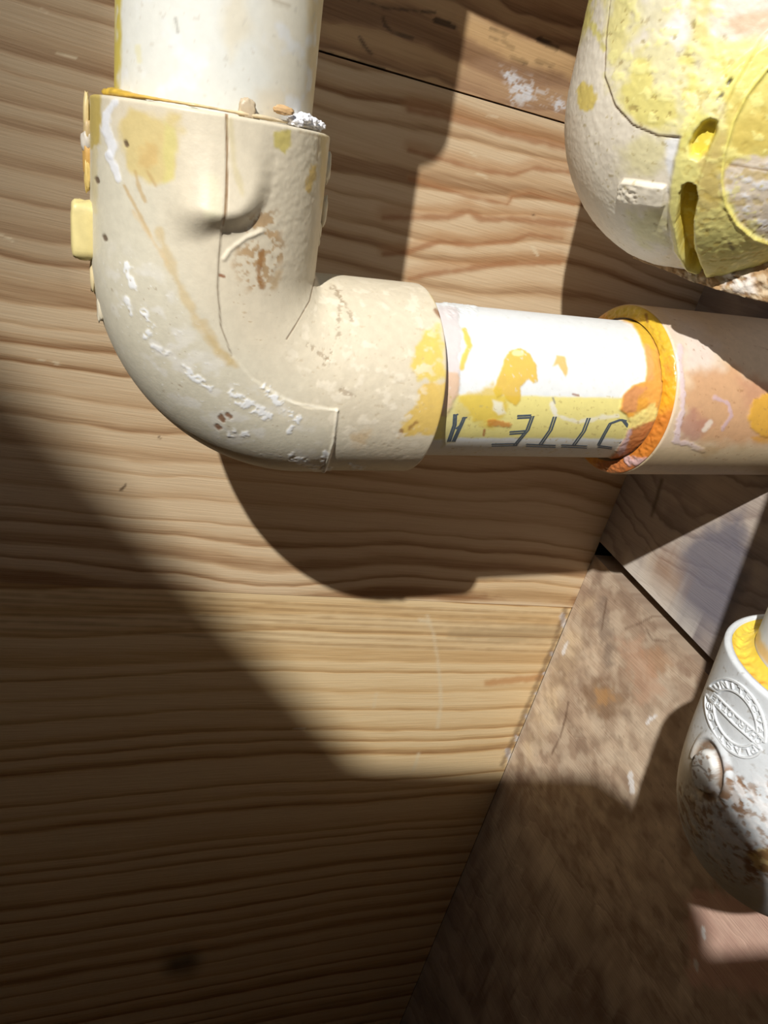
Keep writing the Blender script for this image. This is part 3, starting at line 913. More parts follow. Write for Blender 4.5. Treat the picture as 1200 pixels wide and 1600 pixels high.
bead('glue_bead', rimV - PD * 0.75, -PD, RP + 1.4, -88, 88, lambda x: 0.6 + 1.5 * math.exp(-((x - .14) / .1) ** 2) * 1.0 + 0.5 * math.exp(-((x - .62) / .05) ** 2) + .9 * math.exp(-((x - .9) / .07) ** 2), pipe_v,
     [(0, (196, 164, 60)), (.2, (208, 172, 70)), (.33, (206, 168, 90)), (.5, (214, 190, 148)), (.75, (222, 208, 180)), (.9, (226, 224, 226)), (1, (226, 224, 226))], 5, stretch=0.55, floor=(rimV, -PD))
ref_v = OB - PD * 66 - PN * RP
small_blob('glue_drop', (386, 172), 0.8, (1.9, 0.9, 2.4), axl, pipe_v, (196, 178, 150), ref_v, 41, 0.3, floor=(rimV, -PD))
small_blob('glue_drop', (443, 172), 0.8, (2.4, 0.6, 0.9), axl, pipe_v, (206, 170, 124), ref_v + PN * 4, 42, 0.4, floor=(rimV, -PD))
for k, px in enumerate(((462, 190), (474, 184), (486, 190), (495, 196))):
    small_blob('glue_crust', px, 0.8, (1.9, 1.6, 1.1), axl, pipe_v, (236, 236, 242), ref_v + PN * (9 + 4 * k) - PD * 0.6, 43 + k, 0.5, MAT_CRUST, floor=(rimV, -PD))

# coupling higher up on the riser, above the picture's edge; its shadow falls beside the riser's
cpl = thing('riser_coupling', 'ivory plastic coupling around the white riser pipe, just above the top edge', 'pipe coupling', OB - PD * 151)
P, Nr, ts, th, d = tube_grid(OB, -PD, 151.5, 218.0, 31.0, 1.4, 105, dt=1.0, taper=lambda t: -1.2 * (1 - np.sqrt(np.clip(1 - (1 - np.clip((t - 151.5) / 3, 0, 1)) ** 2, 0, 1))))
P, Nr = add_profile(P, Nr, OB, -PD, d, [(151.5, RP + .3)], [(218, RP + .3)])
S = Surf(P, Nr, (222, 212, 188), 3)
S.mottled(0.05, 14)
S.build('coupling_body', MAT_FIT, cpl, wrap_u=True)

# ---- printed horizontal pipe ----------------------------------------------------------------------------------------
pipe_h = thing('horizontal_pipe', 'white horizontal pipe with a yellow band and upside-down grey printed letters', 'pipe', OB + PX * 105)
P, Nr, ts, th, d = tube_grid(OB, PX, 33.0, 178.0, RP, 0.34, 105)
P, Nr = add_profile(P, Nr, OB, PX, d, [(33.0, 20.4)], [(178.0, 20.4)])
S = Surf(P, Nr, (230, 234, 236), 4)
S.mottled(0.025, 20)
S.paint(S.poly([(640, 612), (720, 617), (1010, 622), (1010, 686), (720, 684), (640, 690)], 2.5, 1.5, 3), (236, 222, 118), 0.85)
S.paint(S.poly([(640, 690), (1010, 690), (1010, 760), (640, 760)], 3, 1, 3), (222, 218, 204), 0.7)
# golden primer runs
S.paint(S.poly([(770, 610), (778, 592), (786, 566), (794, 549), (812, 544), (828, 553), (838, 572), (840, 596), (833, 598), (826, 592), (814, 604), (812, 626), (806, 634), (796, 630), (786, 618), (776, 622)], 2, 3, 2, 3), (222, 184, 62), 0.92, 0.12)
S.paint(S.poly([(715, 617), (745, 612), (770, 600), (795, 625), (790, 650), (770, 668), (735, 655), (712, 660)], 6, 9, 2.5, 4), (222, 192, 70), 0.8, 0.06)
S.paint(S.poly([(770, 625), (784, 630), (790, 645), (778, 648), (770, 640)], 3, 3, 2), (236, 234, 214), 0.9)
S.paint(S.stroke([(804, 552), (815, 552)], 4, 2, 2, 2), (244, 232, 170), 0.9)
S.paint(S.poly([(786, 572), (800, 566), (806, 590), (792, 602)], 6, 5, 2), (226, 196, 92), 0.6)
S.paint(S.poly([(864, 572), (870, 556), (882, 556), (888, 575), (884, 590), (878, 578), (872, 570)], 2, 2, 2, 5), (226, 182, 84), 0.85)
S.paint(S.stroke([(725, 516), (734, 540), (726, 556), (720, 575)], 4.5, 2, 2.5, 2, 6), (230, 196, 70), 0.9, 0.1)
S.paint(S.stroke([(766, 660), (780, 662), (794, 664)], 5, 2, 3, 1.5, 7), (206, 136, 60), 0.85, 0.1)
S.paint(S.stroke([(757, 672), (756, 680)], 2, 1.2, 1), (172, 96, 52), 0.8)
S.paint(S.stroke([(895, 616), (904, 618)], 1.6, 1, .6), (150, 96, 66), 0.8)
# scraped print
S.paint(S.stroke([(862, 630), (868, 648)], 4, 2, 4, 1.5, 9), (238, 236, 226), 0.85)
S.paint(S.stroke([(878, 652), (905, 660), (940, 652), (965, 650)], 3, 2, 3, 1.5, 10), (240, 236, 216), 0.85)
S.paint(S.stroke([(864, 622), (867, 630)], 1.6, 1, 1), (140, 140, 130), 0.8)
# grey-lilac crust by the left hub, torn white edge on top
S.paint(S.poly([(685, 478), (712, 482), (722, 520), (716, 560), (718, 600), (706, 640), (690, 650), (680, 560)], 3, 5, 2, 11), (214, 206, 206), 0.9, 0.18)
S.paint(S.poly([(694, 580), (718, 580), (716, 620), (700, 650), (690, 650)], 3, 5, 2, 12), (220, 184, 150), 0.8, 0.1)
S.paint(S.poly([(694, 640), (715, 620), (735, 645), (712, 690), (690, 700)], 3, 5, 2, 13), (214, 206, 150), 0.6)
S.h[S.vis] += S.poly([(690, 470), (745, 478), (745, 486), (700, 500)], 3, 4, 1.5) * (0.3 + S.nz(1.0, 14) * 0.6)
m = S.poly([(700, 480), (1000, 495), (1000, 615), (700, 610)], 6, 3)
S.paint(S.speck(m, 1.3, 0.72, 60, 0.04), (216, 216, 212), 0.5)
m = S.poly([(700, 615), (1000, 618), (1000, 712), (700, 708)], 4, 3)
S.paint(S.speck(m, 1.1, 0.70, 61, 0.03), (196, 178, 110), 0.6)
# glue that has run out of the right hub over the pipe's end, with a round lobe
out_e = [(935, 490), (965, 499), (988, 508), (999, 526), (1006, 550), (1009, 575), (1006, 596), (986, 602), (971, 618), (968, 640), (978, 648), (984, 660), (978, 682), (966, 700), (950, 718), (1060, 760), (1080, 480)]
keep = (S.Pv - OB) @ PX < LD - 0.6
m = S.poly(out_e, 2.0, 1.5, 2, 15)
S.paint(m, (228, 160, 56), 0.95)
S.h[S.vis] += keep * np.minimum(0.9, m * (0.55 + 0.5 * S.nz(1.6, 19)))
S.paint(m * S.poly([(930, 480), (1010, 495), (1020, 545), (1000, 545), (985, 508)], 4, 4, 2, 20), (214, 180, 60), 0.85)
S.paint(m * S.stroke([(1008, 545), (1014, 570), (1014, 590)], 6, 4, 3, 2, 22), (224, 168, 110), 0.7)
S.paint(m * S.poly([(970, 640), (974, 616), (990, 603), (1008, 606), (996, 622), (992, 642), (978, 646)], 3, 4, 1.5, 16), (208, 142, 96), 0.8)
S.paint(m * S.poly([(960, 660), (985, 650), (1022, 628), (1026, 650), (1000, 668), (985, 672)], 3, 4, 1.5, 17), (238, 224, 140), 0.9)
S.paint(m * S.poly([(945, 720), (968, 690), (984, 668), (1030, 652), (1020, 740), (940, 740)], 3, 4, 1.5, 18), (196, 124, 76), 0.9)
S.paint(m * S.stroke([(982, 672), (976, 690), (968, 705)], 4, 2, 3, 1.2, 23), (214, 190, 196), 0.8)
wall_h = S.build('pipe_wall', MAT_PIPE, pipe_h, wrap_u=True)

def cyl_hit(px, c, ax, r):
    """first point where the pixel's ray meets a cylinder"""
    o = CAM - c
    v = ray(px[0], px[1])
    a = v - ax * (v @ ax)
    b = o - ax * (o @ ax)
    A, B_, C_ = a @ a, 2 * a @ b, b @ b - r * r
    D_ = B_ * B_ - 4 * A * C_
    t = (-B_ - math.sqrt(max(0, D_))) / (2 * A)
    return CAM + v * t

def bend_hit(px, curve, r):
    """first point where the pixel's ray comes within r of the centre line, and the normal there"""
    v = ray(px[0], px[1])
    t = 60.0
    for _ in range(60):
        p = CAM + v * t
        w = p - curve
        d = np.sqrt((w * w).sum(1))
        i = d.argmin()
        t += (d[i] - r) * 0.9
    p = CAM + v * t
    return p, unit(p - curve[((p - curve) ** 2).sum(1).argmin()])

def ribbons(name, strokes, c, ax, r, width, height, mat, parent, attrs_rgb=None, step=2.5, skew=0.35, curve=None):
    """raised or printed lines on a cylinder: each stroke is a list of pixels"""
    VV, FF = [], []
    for st in strokes:
        w_ = width
        if isinstance(st, tuple):
            st, w_ = st
        P = np.array(st, float)
        dense = [P[0]]
        for i in range(len(P) - 1):
            n = max(1, int(np.linalg.norm(P[i + 1] - P[i]) / step))
            for t in np.linspace(0, 1, n + 1)[1:]:
                dense.append(P[i] + (P[i + 1] - P[i]) * t)
        if curve is None:
            H = np.array([cyl_hit(q, c, ax, r) for q in dense])
        else:
            HN = [bend_hit(q, curve, r) for q in dense]
            H = np.array([q[0] for q in HN])
        k = len(H)
        base = len(VV)
        for i in range(k):
            tg = unit(H[min(i + 1, k - 1)] - H[max(i - 1, 0)])
            nr = H[i] - c
            nr = unit(nr - ax * (nr @ ax)) if curve is None else HN[i][1]
            sd = unit(np.cross(tg, nr))
            VV += [H[i] + sd * w_ / 2 - nr * .03, H[i] + sd * w_ * skew + nr * height, H[i] - sd * w_ * skew + nr * height, H[i] - sd * w_ / 2 - nr * .03]
        for i in range(k - 1):
            a, b = base + 4 * i, base + 4 * i + 4
            FF += [[a, b, b + 1, a + 1], [a + 1, b + 1, b + 2, a + 2], [a + 2, b + 2, b + 3, a + 3]]
        FF += [[base, base + 1, base + 2, base + 3], [base + 4 * (k - 1) + q for q in (3, 2, 1, 0)]]
    att = None if attrs_rgb is None else np.tile(lin(attrs_rgb), (len(VV), 1))
    return link(name, np.array(VV), FF, mat, parent, smooth=False, attrs=att)

def dbl(pts, off=(0, 2.0)):
    """a letter stroke printed as two thin parallel lines"""
    P = np.array(pts, float)
    return [[tuple(p) for p in P], [tuple(p + np.array(off)) for p in P]]
letters = [
    # E upside down: stem at the right, three arms to the left
    dbl([(834, 650), (826, 672), (806, 696)], (-3.6, 0)) + dbl([(830, 649), (808, 650)], (0, 3.6)) + dbl([(822, 673), (796, 675)], (0, 3.4)) + dbl([(808, 693), (768, 694)], (0, 3.2)),
    # T
    dbl([(869, 651), (862, 672), (846, 695)], (-3.8, 0)) + dbl([(868, 696), (822, 694)], (0, 3.2)),
    # T
    dbl([(922, 653), (914, 674), (898, 696)], (-3.8, 0)) + dbl([(917, 697), (877, 695)], (0, 3.2)),
    # O (left side only, the rest is under the glue)
    dbl([(976, 658), (968, 656), (952, 662), (943, 678), (934, 695)], (3.0, 0)) + dbl([(934, 696), (956, 699)], (0, 2.6)) + dbl([(976, 658), (984, 668), (981, 682), (971, 693)], (-2.6, 0)),
    # broken letter by the left hub
    dbl([(713, 647), (712, 664), (703, 690)], (-3.4, 0)) + dbl([(728, 650), (722, 664), (710, 690)], (-3.2, 0)) + [[(709, 650), (716, 647)], [(720, 652), (730, 652)], [(712, 670), (720, 664)]],
]
for st in letters:
    ribbons('printed_letter', st, OB, PX, RP, 0.8, 0.05, MAT_INK, wall_h)

# ---- right-hand hub with the orange glue ------------------------------------------------------------------------------
cd = OB + PX * LD
hub = thing('pipe_coupling', 'tan plastic coupling with orange glue around its mouth at the printed pipe\'s right end', 'pipe coupling', cd)
P, Nr, ts, th, d = tube_grid(OB, PX, LD, LD + 74, RD, 0.36, 105, taper=lambda t: -0.5 * (1 - np.sqrt(np.clip(1 - (1 - np.clip((t - LD) / 0.9, 0, 1)) ** 2, 0, 1))))
P, Nr = add_profile(P, Nr, OB, PX, d, [(LD + 33, RP + .15), (LD + 8, RP + .3), (LD + .3, RP + 1.2)], [(LD + 74, RP + .3), (LD + 34, RP + .3)])
S = Surf(P, Nr, (222, 200, 172), 6)
S.mottled(0.08, 10)
S.paint(S.poly([(1035, 480), (1075, 500), (1120, 540), (1120, 580), (1075, 580), (1058, 540)], 20, 14, 5, 2), (224, 214, 212), 0.6)
S.paint(S.poly([(1075, 580), (1140, 570), (1200, 600), (1230, 690), (1150, 700), (1100, 690), (1070, 640)], 14, 18, 5, 3), (202, 150, 104), 0.75)
S.paint(S.poly([(1060, 650), (1085, 640), (1110, 660), (1090, 690), (1065, 690)], 10, 12, 3, 4), (182, 128, 112), 0.75)
S.paint(S.poly([(1150, 590), (1210, 600), (1220, 640), (1170, 640)], 10, 12, 4, 5), (192, 140, 112), 0.6)
S.paint(S.stroke([(1116, 622), (1138, 630), (1142, 650), (1128, 672)], 3, 2, 4, 2, 6), (206, 178, 186), 0.8, 0.08)
S.paint(S.stroke([(1062, 540), (1063, 580), (1068, 630), (1060, 665), (1055, 690), (1080, 695), (1098, 704)], 4, 2, 4, 1.8, 7), (226, 206, 212), 0.85, 0.15)
S.paint(S.stroke([(1100, 672), (1110, 660)], 4, 2, 2, 2), (236, 222, 206), 0.9)
S.paint(S.poly([(1168, 650), (1178, 625), (1200, 612), (1230, 620), (1230, 690), (1190, 682), (1172, 668)], 3, 4, 2, 8), (222, 170, 60), 0.9, 0.2)
S.paint(S.poly([(1174, 684), (1210, 670), (1215, 690), (1185, 692)], 3, 3, 2, 9), (214, 158, 70), 0.8)
S.paint(S.poly([(1090, 705), (1104, 695), (1130, 700), (1100, 718)], 4, 5, 2, 10), (190, 140, 84), 0.7)
S.paint(S.poly([(1000, 700), (1100, 695), (1220, 700), (1220, 745), (960, 748)], 14, 8, 5), (206, 186, 148), 0.7)
m = S.poly([(1040, 480), (1200, 520), (1230, 740), (960, 745)], 10, 4)
S.paint(S.speck(m, 1.4, 0.74, 60, 0.04), (162, 116, 78), 0.5)
S.build('coupling_body', MAT_FIT, hub, wrap_u=True)
# glue face: an annulus with lumps
v_, w_ = frame_about(PX, cd)
nr_, nt_ = 26, 520
rr = np.linspace(RP + 1.15, RD - 0.35, nr_)
tt = np.linspace(0, 2 * math.pi, nt_, endpoint=False)
dd = np.cos(tt)[:, None] * v_ + np.sin(tt)[:, None] * w_
prof = np.sin(np.linspace(0.15, 1, nr_) * math.pi) ** 0.6 * 0.9 + np.linspace(1.1, 0, nr_)
P = cd + rr[:, None, None] * dd[None] - PX * (prof[:, None, None] * np.ones((1, nt_, 1)) + 0.15)
Nr = np.broadcast_to(-PX, P.shape)
S = Surf(P, Nr, (226, 160, 52), 7)
S.paint(S.poly([(930, 460), (1045, 460), (1062, 560), (1020, 560), (985, 505)], 12, 8, 3, 2), (212, 178, 56), 0.9)
S.paint(S.poly([(940, 470), (1010, 470), (1000, 492), (950, 500)], 8, 6, 2, 3), (206, 180, 80), 0.8)
S.paint(S.poly([(1000, 590), (1062, 590), (1062, 640), (1010, 650)], 8, 8, 2, 4), (238, 172, 44), 0.9)
S.paint(S.poly([(985, 660), (1062, 630), (1050, 690), (1000, 740), (940, 760), (950, 720)], 10, 8, 3, 5), (204, 122, 52), 0.9)
S.paint(S.poly([(930, 720), (1010, 715), (1000, 750), (930, 750)], 6, 6, 2, 6), (200, 122, 74), 0.8)
S.paint(S.stroke([(975, 690), (972, 706), (985, 722), (1015, 722)], 6, 3, 6, 1.5, 7), (214, 186, 190), 0.75, 0.3)
S.paint(S.stroke([(1030, 560), (1036, 590)], 5, 3, 4, 1.5, 8), (246, 196, 60), 0.8, 0.4)
S.paint(S.stroke([(1008, 545), (1010, 570)], 4, 3, 3, 1.5, 9), (226, 172, 110), 0.7)
S.paint(S.stroke([(995, 512), (1005, 520)], 3, 2, 2, 1.5), (150, 104, 40), 0.6)
S.paint(S.stroke([(1010, 492), (1012, 502)], 2.5, 1.5, 1, 1.5), (130, 80, 40), 0.8)
n1 = fbm(S.P, 1.6, 3, 5) - 0.5
S.h += n1 * 1.1 * np.repeat(np.sin(np.linspace(0, math.pi, nr_)), nt_) ** .5
S.build('glue_ring', MAT_GLUE, hub)
# stub of pipe from the coupling into the right wall
stub = thing('pipe_stub', 'short hidden pipe from the tan coupling into the right board wall', 'pipe', OB + PX * (LD + 74))
P, Nr, ts, th, d = tube_grid(OB, PX, LD + 40, 231.5, RP, 1.6, 105, dt=4)
P, Nr = add_profile(P, Nr, OB, PX, d, [(LD + 40, 20.4)], [(231.5, 20.4)])
S = Surf(P, Nr, WHITE, 8)
S.build('pipe_wall', MAT_PIPE, stub, wrap_u=True)

# ---- upper right fitting: elbow with a broad round cap toward the viewer ------------------------------------------------
OE = np.array([173.6, -85.91, 45.22])
RE = 44.95
EU = -PD
fe = thing('trap_body', 'bulbous cream fitting smeared with yellow primer, with a slotted round boss, upper right', 'pipe fitting', OE)
v_, w_ = frame_about(EU, OE)
th = theta_list(RE, 0.25, 0.36, 2.0, 112)
d_ = np.cos(th)[:, None] * v_ + np.sin(th)[:, None] * w_
lat = np.linspace(-math.pi / 2 + 0.004, 0, int(RE * math.pi / 2 / 0.36))
ups = np.r_[np.arange(0.36, 66, 0.4), np.arange(66, 130, 6)]
P = np.concatenate([OE + RE * (np.cos(lat)[:, None, None] * d_[None] + np.sin(lat)[:, None, None] * EU),
                    OE + RE * d_[None] + ups[:, None, None] * EU, (OE + (RE - 6) * d_ + 124.0 * EU)[None], (OE + (RE - 6) * d_ + 60.0 * EU)[None], (OE + 0.1 * d_ + 58.0 * EU)[None]])
Nr = np.concatenate([np.cos(lat)[:, None, None] * d_[None] + np.sin(lat)[:, None, None] * EU, np.broadcast_to(d_[None], (len(ups) + 3,) + d_.shape)])
S = Surf(P, Nr, (226, 218, 202), 9)
S.mottled(0.06, 12)
YEL = (216, 205, 108)
# reliefs: shell step, lug, collar band, boss disc, slots, thin ring -----------------------------------------
shell_e = [(968, -30), (948, 60), (946, 120), (962, 165), (990, 195), (1030, 212), (1064, 214)]
S.h[S.vis] += 0.5 * S.poly(shell_e + [(1088, 172), (1112, 138), (1150, 100), (1206, 58), (1300, 30), (1300, -60)], 1.5, 0.8)
band = [(1046, 330), (1048, 290), (1054, 250), (1064, 216), (1088, 172), (1112, 138), (1150, 100), (1206, 58), (1300, 30), (1300, 480), (1110, 440), (1074, 420), (1056, 390)]
S.h[S.vis] += 1.3 * S.poly(band, 5, 2, 3)
disc = [(1300, -20), (1206, 40), (1190, 60), (1150, 130), (1124, 186), (1112, 220), (1090, 290), (1084, 340), (1088, 380), (1105, 425), (1130, 450), (1300, 500)]
S.h[S.vis] += 1.4 * S.poly(disc, 3, 1, 3)
slot1 = [(1064, 300), (1068, 288), (1078, 283), (1088, 288), (1092, 302), (1085, 335), (1084, 375), (1092, 402), (1103, 421), (1076, 417), (1063, 385), (1058, 345)]
slot2 = [(1080, 243), (1078, 226), (1086, 208), (1098, 192), (1110, 186), (1120, 190), (1118, 208), (1106, 234), (1092, 248)]
m1, m2 = S.poly(slot1, 1.5, 0.8, 3), S.poly(slot2, 2.5, 0.8, 3)
ring = [(1230, 92), (1196, 110), (1165, 150), (1145, 190), (1131, 240), (1128, 275), (1134, 312), (1150, 340), (1175, 361), (1200, 370), (1240, 374)]
S.h[S.vis] -= 0.7 * S.poly(ring + [(1300, 374), (1300, 92)], 3, 1, 3)
S.h[S.vis] += 0.6 * S.stroke(ring, 2.2, 2.0, 0.8)
lug_m = S.poly([(968, 288), (975, 280), (1040, 290), (1038, 322), (968, 314)], 2, 1, 2)
S.paint(lug_m, (224, 216, 198), 0.5, 1.5)
S.h[S.vis] += S.nz(0.9, 13) * 1.2 * S.poly([(968, 288), (1002, 288), (1000, 314), (968, 312)], 2, 2, 1.5)
S.h[S.vis] += S.nz(2.0, 15) * 0.3 + S.nz(1.0, 16) * 0.12
# colours ------------------------------------------------------------------------------------------------------
S.paint(S.poly([(955, 140), (960, 100), (1000, 80), (1050, 60), (1110, 70), (1140, 110), (1110, 170), (1070, 205), (1030, 212), (990, 190)], 10, 18, 5, 2), YEL, 0.85)
S.paint(S.poly([(940, -30), (1010, -30), (1010, 60), (960, 100), (945, 60)], 10, 20, 5, 3), (222, 212, 130), 0.8)
S.paint(S.poly([(1010, -30), (1070, -30), (1060, 60), (1010, 80)], 10, 20, 5, 3), (224, 216, 170), 0.7)
S.paint(S.poly([(1060, 10), (1075, -30), (1110, -30), (1090, 40), (1060, 80), (1040, 60)], 8, 14, 4, 4), (236, 234, 232), 0.85)
S.paint(S.poly([(1080, -30), (1120, -30), (1110, 80), (1080, 90)], 8, 12, 4, 4), (222, 206, 120), 0.8)
S.paint(S.poly([(1118, 60), (1130, 20), (1180, -10), (1230, -30), (1230, 60), (1160, 76)], 8, 14, 4, 14), (226, 214, 198), 0.85)
S.paint(S.poly([(1130, 35), (1170, 15), (1230, 5), (1230, 45), (1150, 55)], 8, 14, 4, 15), (206, 168, 126), 0.6)
S.paint(S.poly([(1090, 60), (1210, 70), (1220, 100), (1120, 200), (1060, 230)], 14, 12, 5, 5), (224, 216, 126), 0.8)
S.paint(S.poly([(905, 0), (930, -10), (925, 40), (905, 70)], 6, 10, 3, 6), (218, 206, 100), 0.8)
S.paint(S.stroke([(925, 40), (945, 75)], 5, 3, 6, 2, 6), (216, 206, 110), 0.8)
S.paint(S.poly([(900, 140), (912, 128), (926, 136), (934, 155), (926, 175), (906, 170)], 3, 6, 2, 7), (212, 190, 84), 0.85)
S.paint(S.poly([(960, 230), (1010, 215), (1050, 225), (1040, 270), (980, 275)], 12, 18, 5, 8), (214, 206, 140), 0.6)
S.paint(S.poly([(980, 330), (1040, 330), (1050, 390), (1000, 385)], 12, 18, 4, 9), (212, 206, 140), 0.7)
S.paint(S.poly([(1040, 220), (1062, 214), (1062, 270), (1046, 300)], 5, 6, 3, 10), (230, 232, 238), 0.8)
S.paint(S.poly(band, 5, 4, 3, 11), (224, 216, 122), 0.85)
S.paint(S.poly([(880, 180), (900, 180), (960, 400), (1080, 440), (900, 420)], 14, 8, 6), (220, 206, 186), 0.6)
S.paint(S.poly([(1088, 290), (1130, 150), (1260, 60), (1260, 200), (1130, 270), (1130, 330)], 8, 12, 4, 2), (214, 196, 108), 0.8)
S.paint(S.poly([(1092, 250), (1130, 210), (1122, 330), (1088, 330)], 10, 14, 3, 7), (202, 180, 116), 0.7)
S.paint(S.poly([(1130, 262), (1160, 240), (1215, 236), (1260, 380), (1190, 366), (1150, 335)], 4, 8, 3, 3), (224, 210, 200), 0.85)
S.paint(S.poly([(1140, 190), (1200, 165), (1220, 210), (1150, 240)], 8, 14, 3, 4), (208, 186, 96), 0.8)
mm_ = S.poly([(1125, 260), (1215, 240), (1215, 365), (1150, 340)], 10, 8)
S.paint(S.speck(mm_, 3.0, 0.54, 61, 0.05), (206, 182, 120), 0.7)
S.paint(S.speck(mm_, 2.6, 0.58, 64, 0.05), (234, 234, 238), 0.8, 0.1)
S.paint(S.poly([(1088, 360), (1140, 350), (1220, 385), (1220, 470), (1100, 440)], 12, 10, 4, 5), (204, 200, 128), 0.8)
S.paint(S.stroke(ring, 2.2, 1.5, 1.2), (238, 226, 120), 0.8)
S.paint(S.stroke([(1140, 254), (1205, 264)], 1.4, 1, 0.8), (160, 132, 96), 0.8, -0.15)
S.paint(S.stroke([(1138, 366), (1144, 376)], 2.5, 1.4, 1), (140, 130, 96), 0.8)
S.paint(m1, (226, 200, 60), 0.9)
S.paint(m2, (226, 206, 72), 0.9)
S.paint(S.stroke(shell_e, 1.6, 1.2, 1.0, 2, 12), (150, 122, 76), 0.8, -0.2)
for p in ((1122, 156), (1127, 150), (1137, 132), (1140, 128)):
    S.paint(S.stroke([p, (p[0] + 2, p[1] - 3)], 2.6, 1.5, 1.0, 1.5), (80, 70, 44), 0.9, -0.3)
m = S.poly([(940, -20), (1140, -20), (1130, 200), (1000, 200), (945, 130)], 10, 8)
S.paint(S.speck(m, 1.6, 0.68, 60, 0.03), (158, 136, 76), 0.7, -0.1)
S.paint(S.speck(m, 6.0, 0.55, 66, 0.10), (226, 220, 196), 0.55)
S.paint(S.speck(m, 2.6, 0.60, 61, 0.05), (240, 234, 160), 0.6, 0.12)
m = S.poly([(890, 150), (1060, 220), (1060, 420), (960, 390)], 10, 8)
S.paint(S.speck(m, 1.2, 0.72, 62, 0.03), (176, 160, 110), 0.6)
m = S.poly([(1060, 100), (1260, 60), (1260, 440), (1060, 440)], 10, 8)
S.paint(S.speck(m, 1.5, 0.64, 62, 0.04), (196, 172, 84), 0.5, -0.08)
S.paint(S.speck(m, 2.2, 0.62, 63, 0.05), (240, 232, 150), 0.6, 0.08)
S.h[S.vis] = S.h[S.vis] * (1 - m1) - 4.0 * m1
S.h[S.vis] = S.h[S.vis] * (1 - m2) - 1.8 * m2
S.build('fitting_body', MAT_FIT, fe)
# ragged brown crust and glue along the underside: it bridges from the bulb to the lower edge of the boss
edge = OE + np.array([(-9, 4, -44.6), (-3, -7.9, -45.4), (1.5, -12.6, -46.2), (4.0, -20.5, -46.4), (10.0, -31.5, -46.2), (17.6, -40.1, -45.0), (26, -52, -45.6), (34, -62, -46.0)], float)
tk = np.linspace(0, len(edge) - 1, 150)
ed = np.stack([np.interp(tk, np.arange(len(edge)), edge[:, k]) for k in range(3)], -1)
rel_e = ed - OE + np.array([0, 0, 7.0])
top_e = OE + rel_e / np.linalg.norm(rel_e, axis=1)[:, None] * np.minimum(43.8, np.linalg.norm(rel_e, axis=1))[:, None]
nj = 26
lo_t = np.linspace(0, 1, nj)
vw = unit(OE - CAM)
front = top_e[:, None, :] * (1 - lo_t)[None, :, None] + ed[:, None, :] * lo_t[None, :, None] - vw * (1.2 * np.sin(lo_t * math.pi))[None, :, None]
back = front[:, ::-1] + vw * 4.0
P = np.concatenate([front, back], 1)
Nr = np.concatenate([np.broadcast_to(-vw, front.shape), np.broadcast_to(vw, back.shape)], 1)
S = Surf(P, Nr, (166, 134, 96), 17)
nn = fbm(S.P, 2.2, 4, 31) - 0.5
S.h += nn * 3.0
S.col *= (1 + 0.5 * (fbm(S.P, 3.0, 3, 33) - 0.5))[:, None]
al = S.poly([(1060, 400), (1300, 440), (1300, 520), (1060, 470)], 5, 2)
S.paint(S.speck(al, 2.6, 0.50, 5, 0.06), (202, 186, 160), 0.7, 0.3)
S.paint(S.speck(al, 1.8, 0.56, 6, 0.05), (120, 88, 58), 0.7)
S.paint(S.speck(S.poly([(1130, 425), (1180, 430), (1180, 460), (1130, 450)], 6, 6), 1.8, 0.48, 7, 0.05), (226, 220, 214), 0.8, 0.4)
S.build('glue_crust', MAT_CRUST, fe, wrap=True)

# ---- lower right elbow with the raised emblem ---------------------------------------------------------------------------
FC = np.array([182.01, -193.94, -75.58])
LF = 55.0
OF = FC + PD * LF
FB = unit(math.cos(math.radians(30)) * PX + math.sin(math.radians(30)) * PN)
ff = thing('emblem_elbow', 'grey-white plastic elbow with a raised oval emblem and yellow glue in its mouth', 'pipe elbow', OF)
P, Nr = elbow_grid(OF, -PD, FB, LF, 62.0, 0.33, 110, mouth_r=27.6)
S = Surf(P, Nr, (214, 219, 224), 12)
S.mottled(0.04, 12)
S.paint(S.poly([(1040, 1150), (1100, 1160), (1130, 1240), (1090, 1300), (1050, 1260)], 25, 15, 6, 2), (208, 196, 176), 0.7)
# boss with a crescent cut round it
def rel(px):
    i = np.argmin(((S.q - np.array(px)) ** 2).sum(1) + 1e4 * (S.face[S.vis] < 0.1))
    return S.Pv[i], S.N[S.vis][i]
b0, bn_ = rel((1103, 1204))
bt = np.cross(PD, bn_)
bu, bv = (S.Pv - b0) @ bt, (S.Pv - b0) @ PD
br = np.sqrt((bu / 4.6) ** 2 + (bv / 6.0) ** 2)
near = ((S.Pv - b0) @ bn_ > -9)
S.h[S.vis] += near * (1.5 * (1 - sstep(0.8, 1.0, br)) - 0.5 * sstep(0.9, 1.05, br) * (1 - sstep(1.2, 1.5, br)) + 0.7 * sstep(1.25, 1.45, br) * (1 - sstep(1.5, 1.9, br)) * (bv < 2))
S.paint(near * sstep(0.92, 1.0, br) * (1 - sstep(1.25, 1.4, br)) * sstep(-0.1, 0.15, S.nz(3, 4) + 0.15), (140, 108, 78), 0.85)
S.paint(near * (1 - sstep(0.9, 1.0, br)), (222, 222, 220), 0.8)
S.paint(S.speck(near * (1 - sstep(0.9, 1.0, br)), 1.0, 0.60, 5, 0.04), (150, 122, 96), 0.8, -0.1)
S.paint(S.stroke([(1086, 1198), (1100, 1196), (1112, 1206)], 1.2, 1, 0.8), (110, 96, 82), 0.8, -0.15)
m = S.poly([(1130, 1190), (1160, 1205), (1175, 1240), (1170, 1275), (1140, 1280), (1115, 1260), (1130, 1230)], 8, 14, 3, 6)
S.paint(S.speck(m, 2.0, 0.50, 60, 0.05), (142, 104, 68), 0.9, -0.12)
m = S.poly([(1060, 1220), (1110, 1240), (1120, 1300), (1090, 1320), (1060, 1280)], 8, 12, 3, 7)
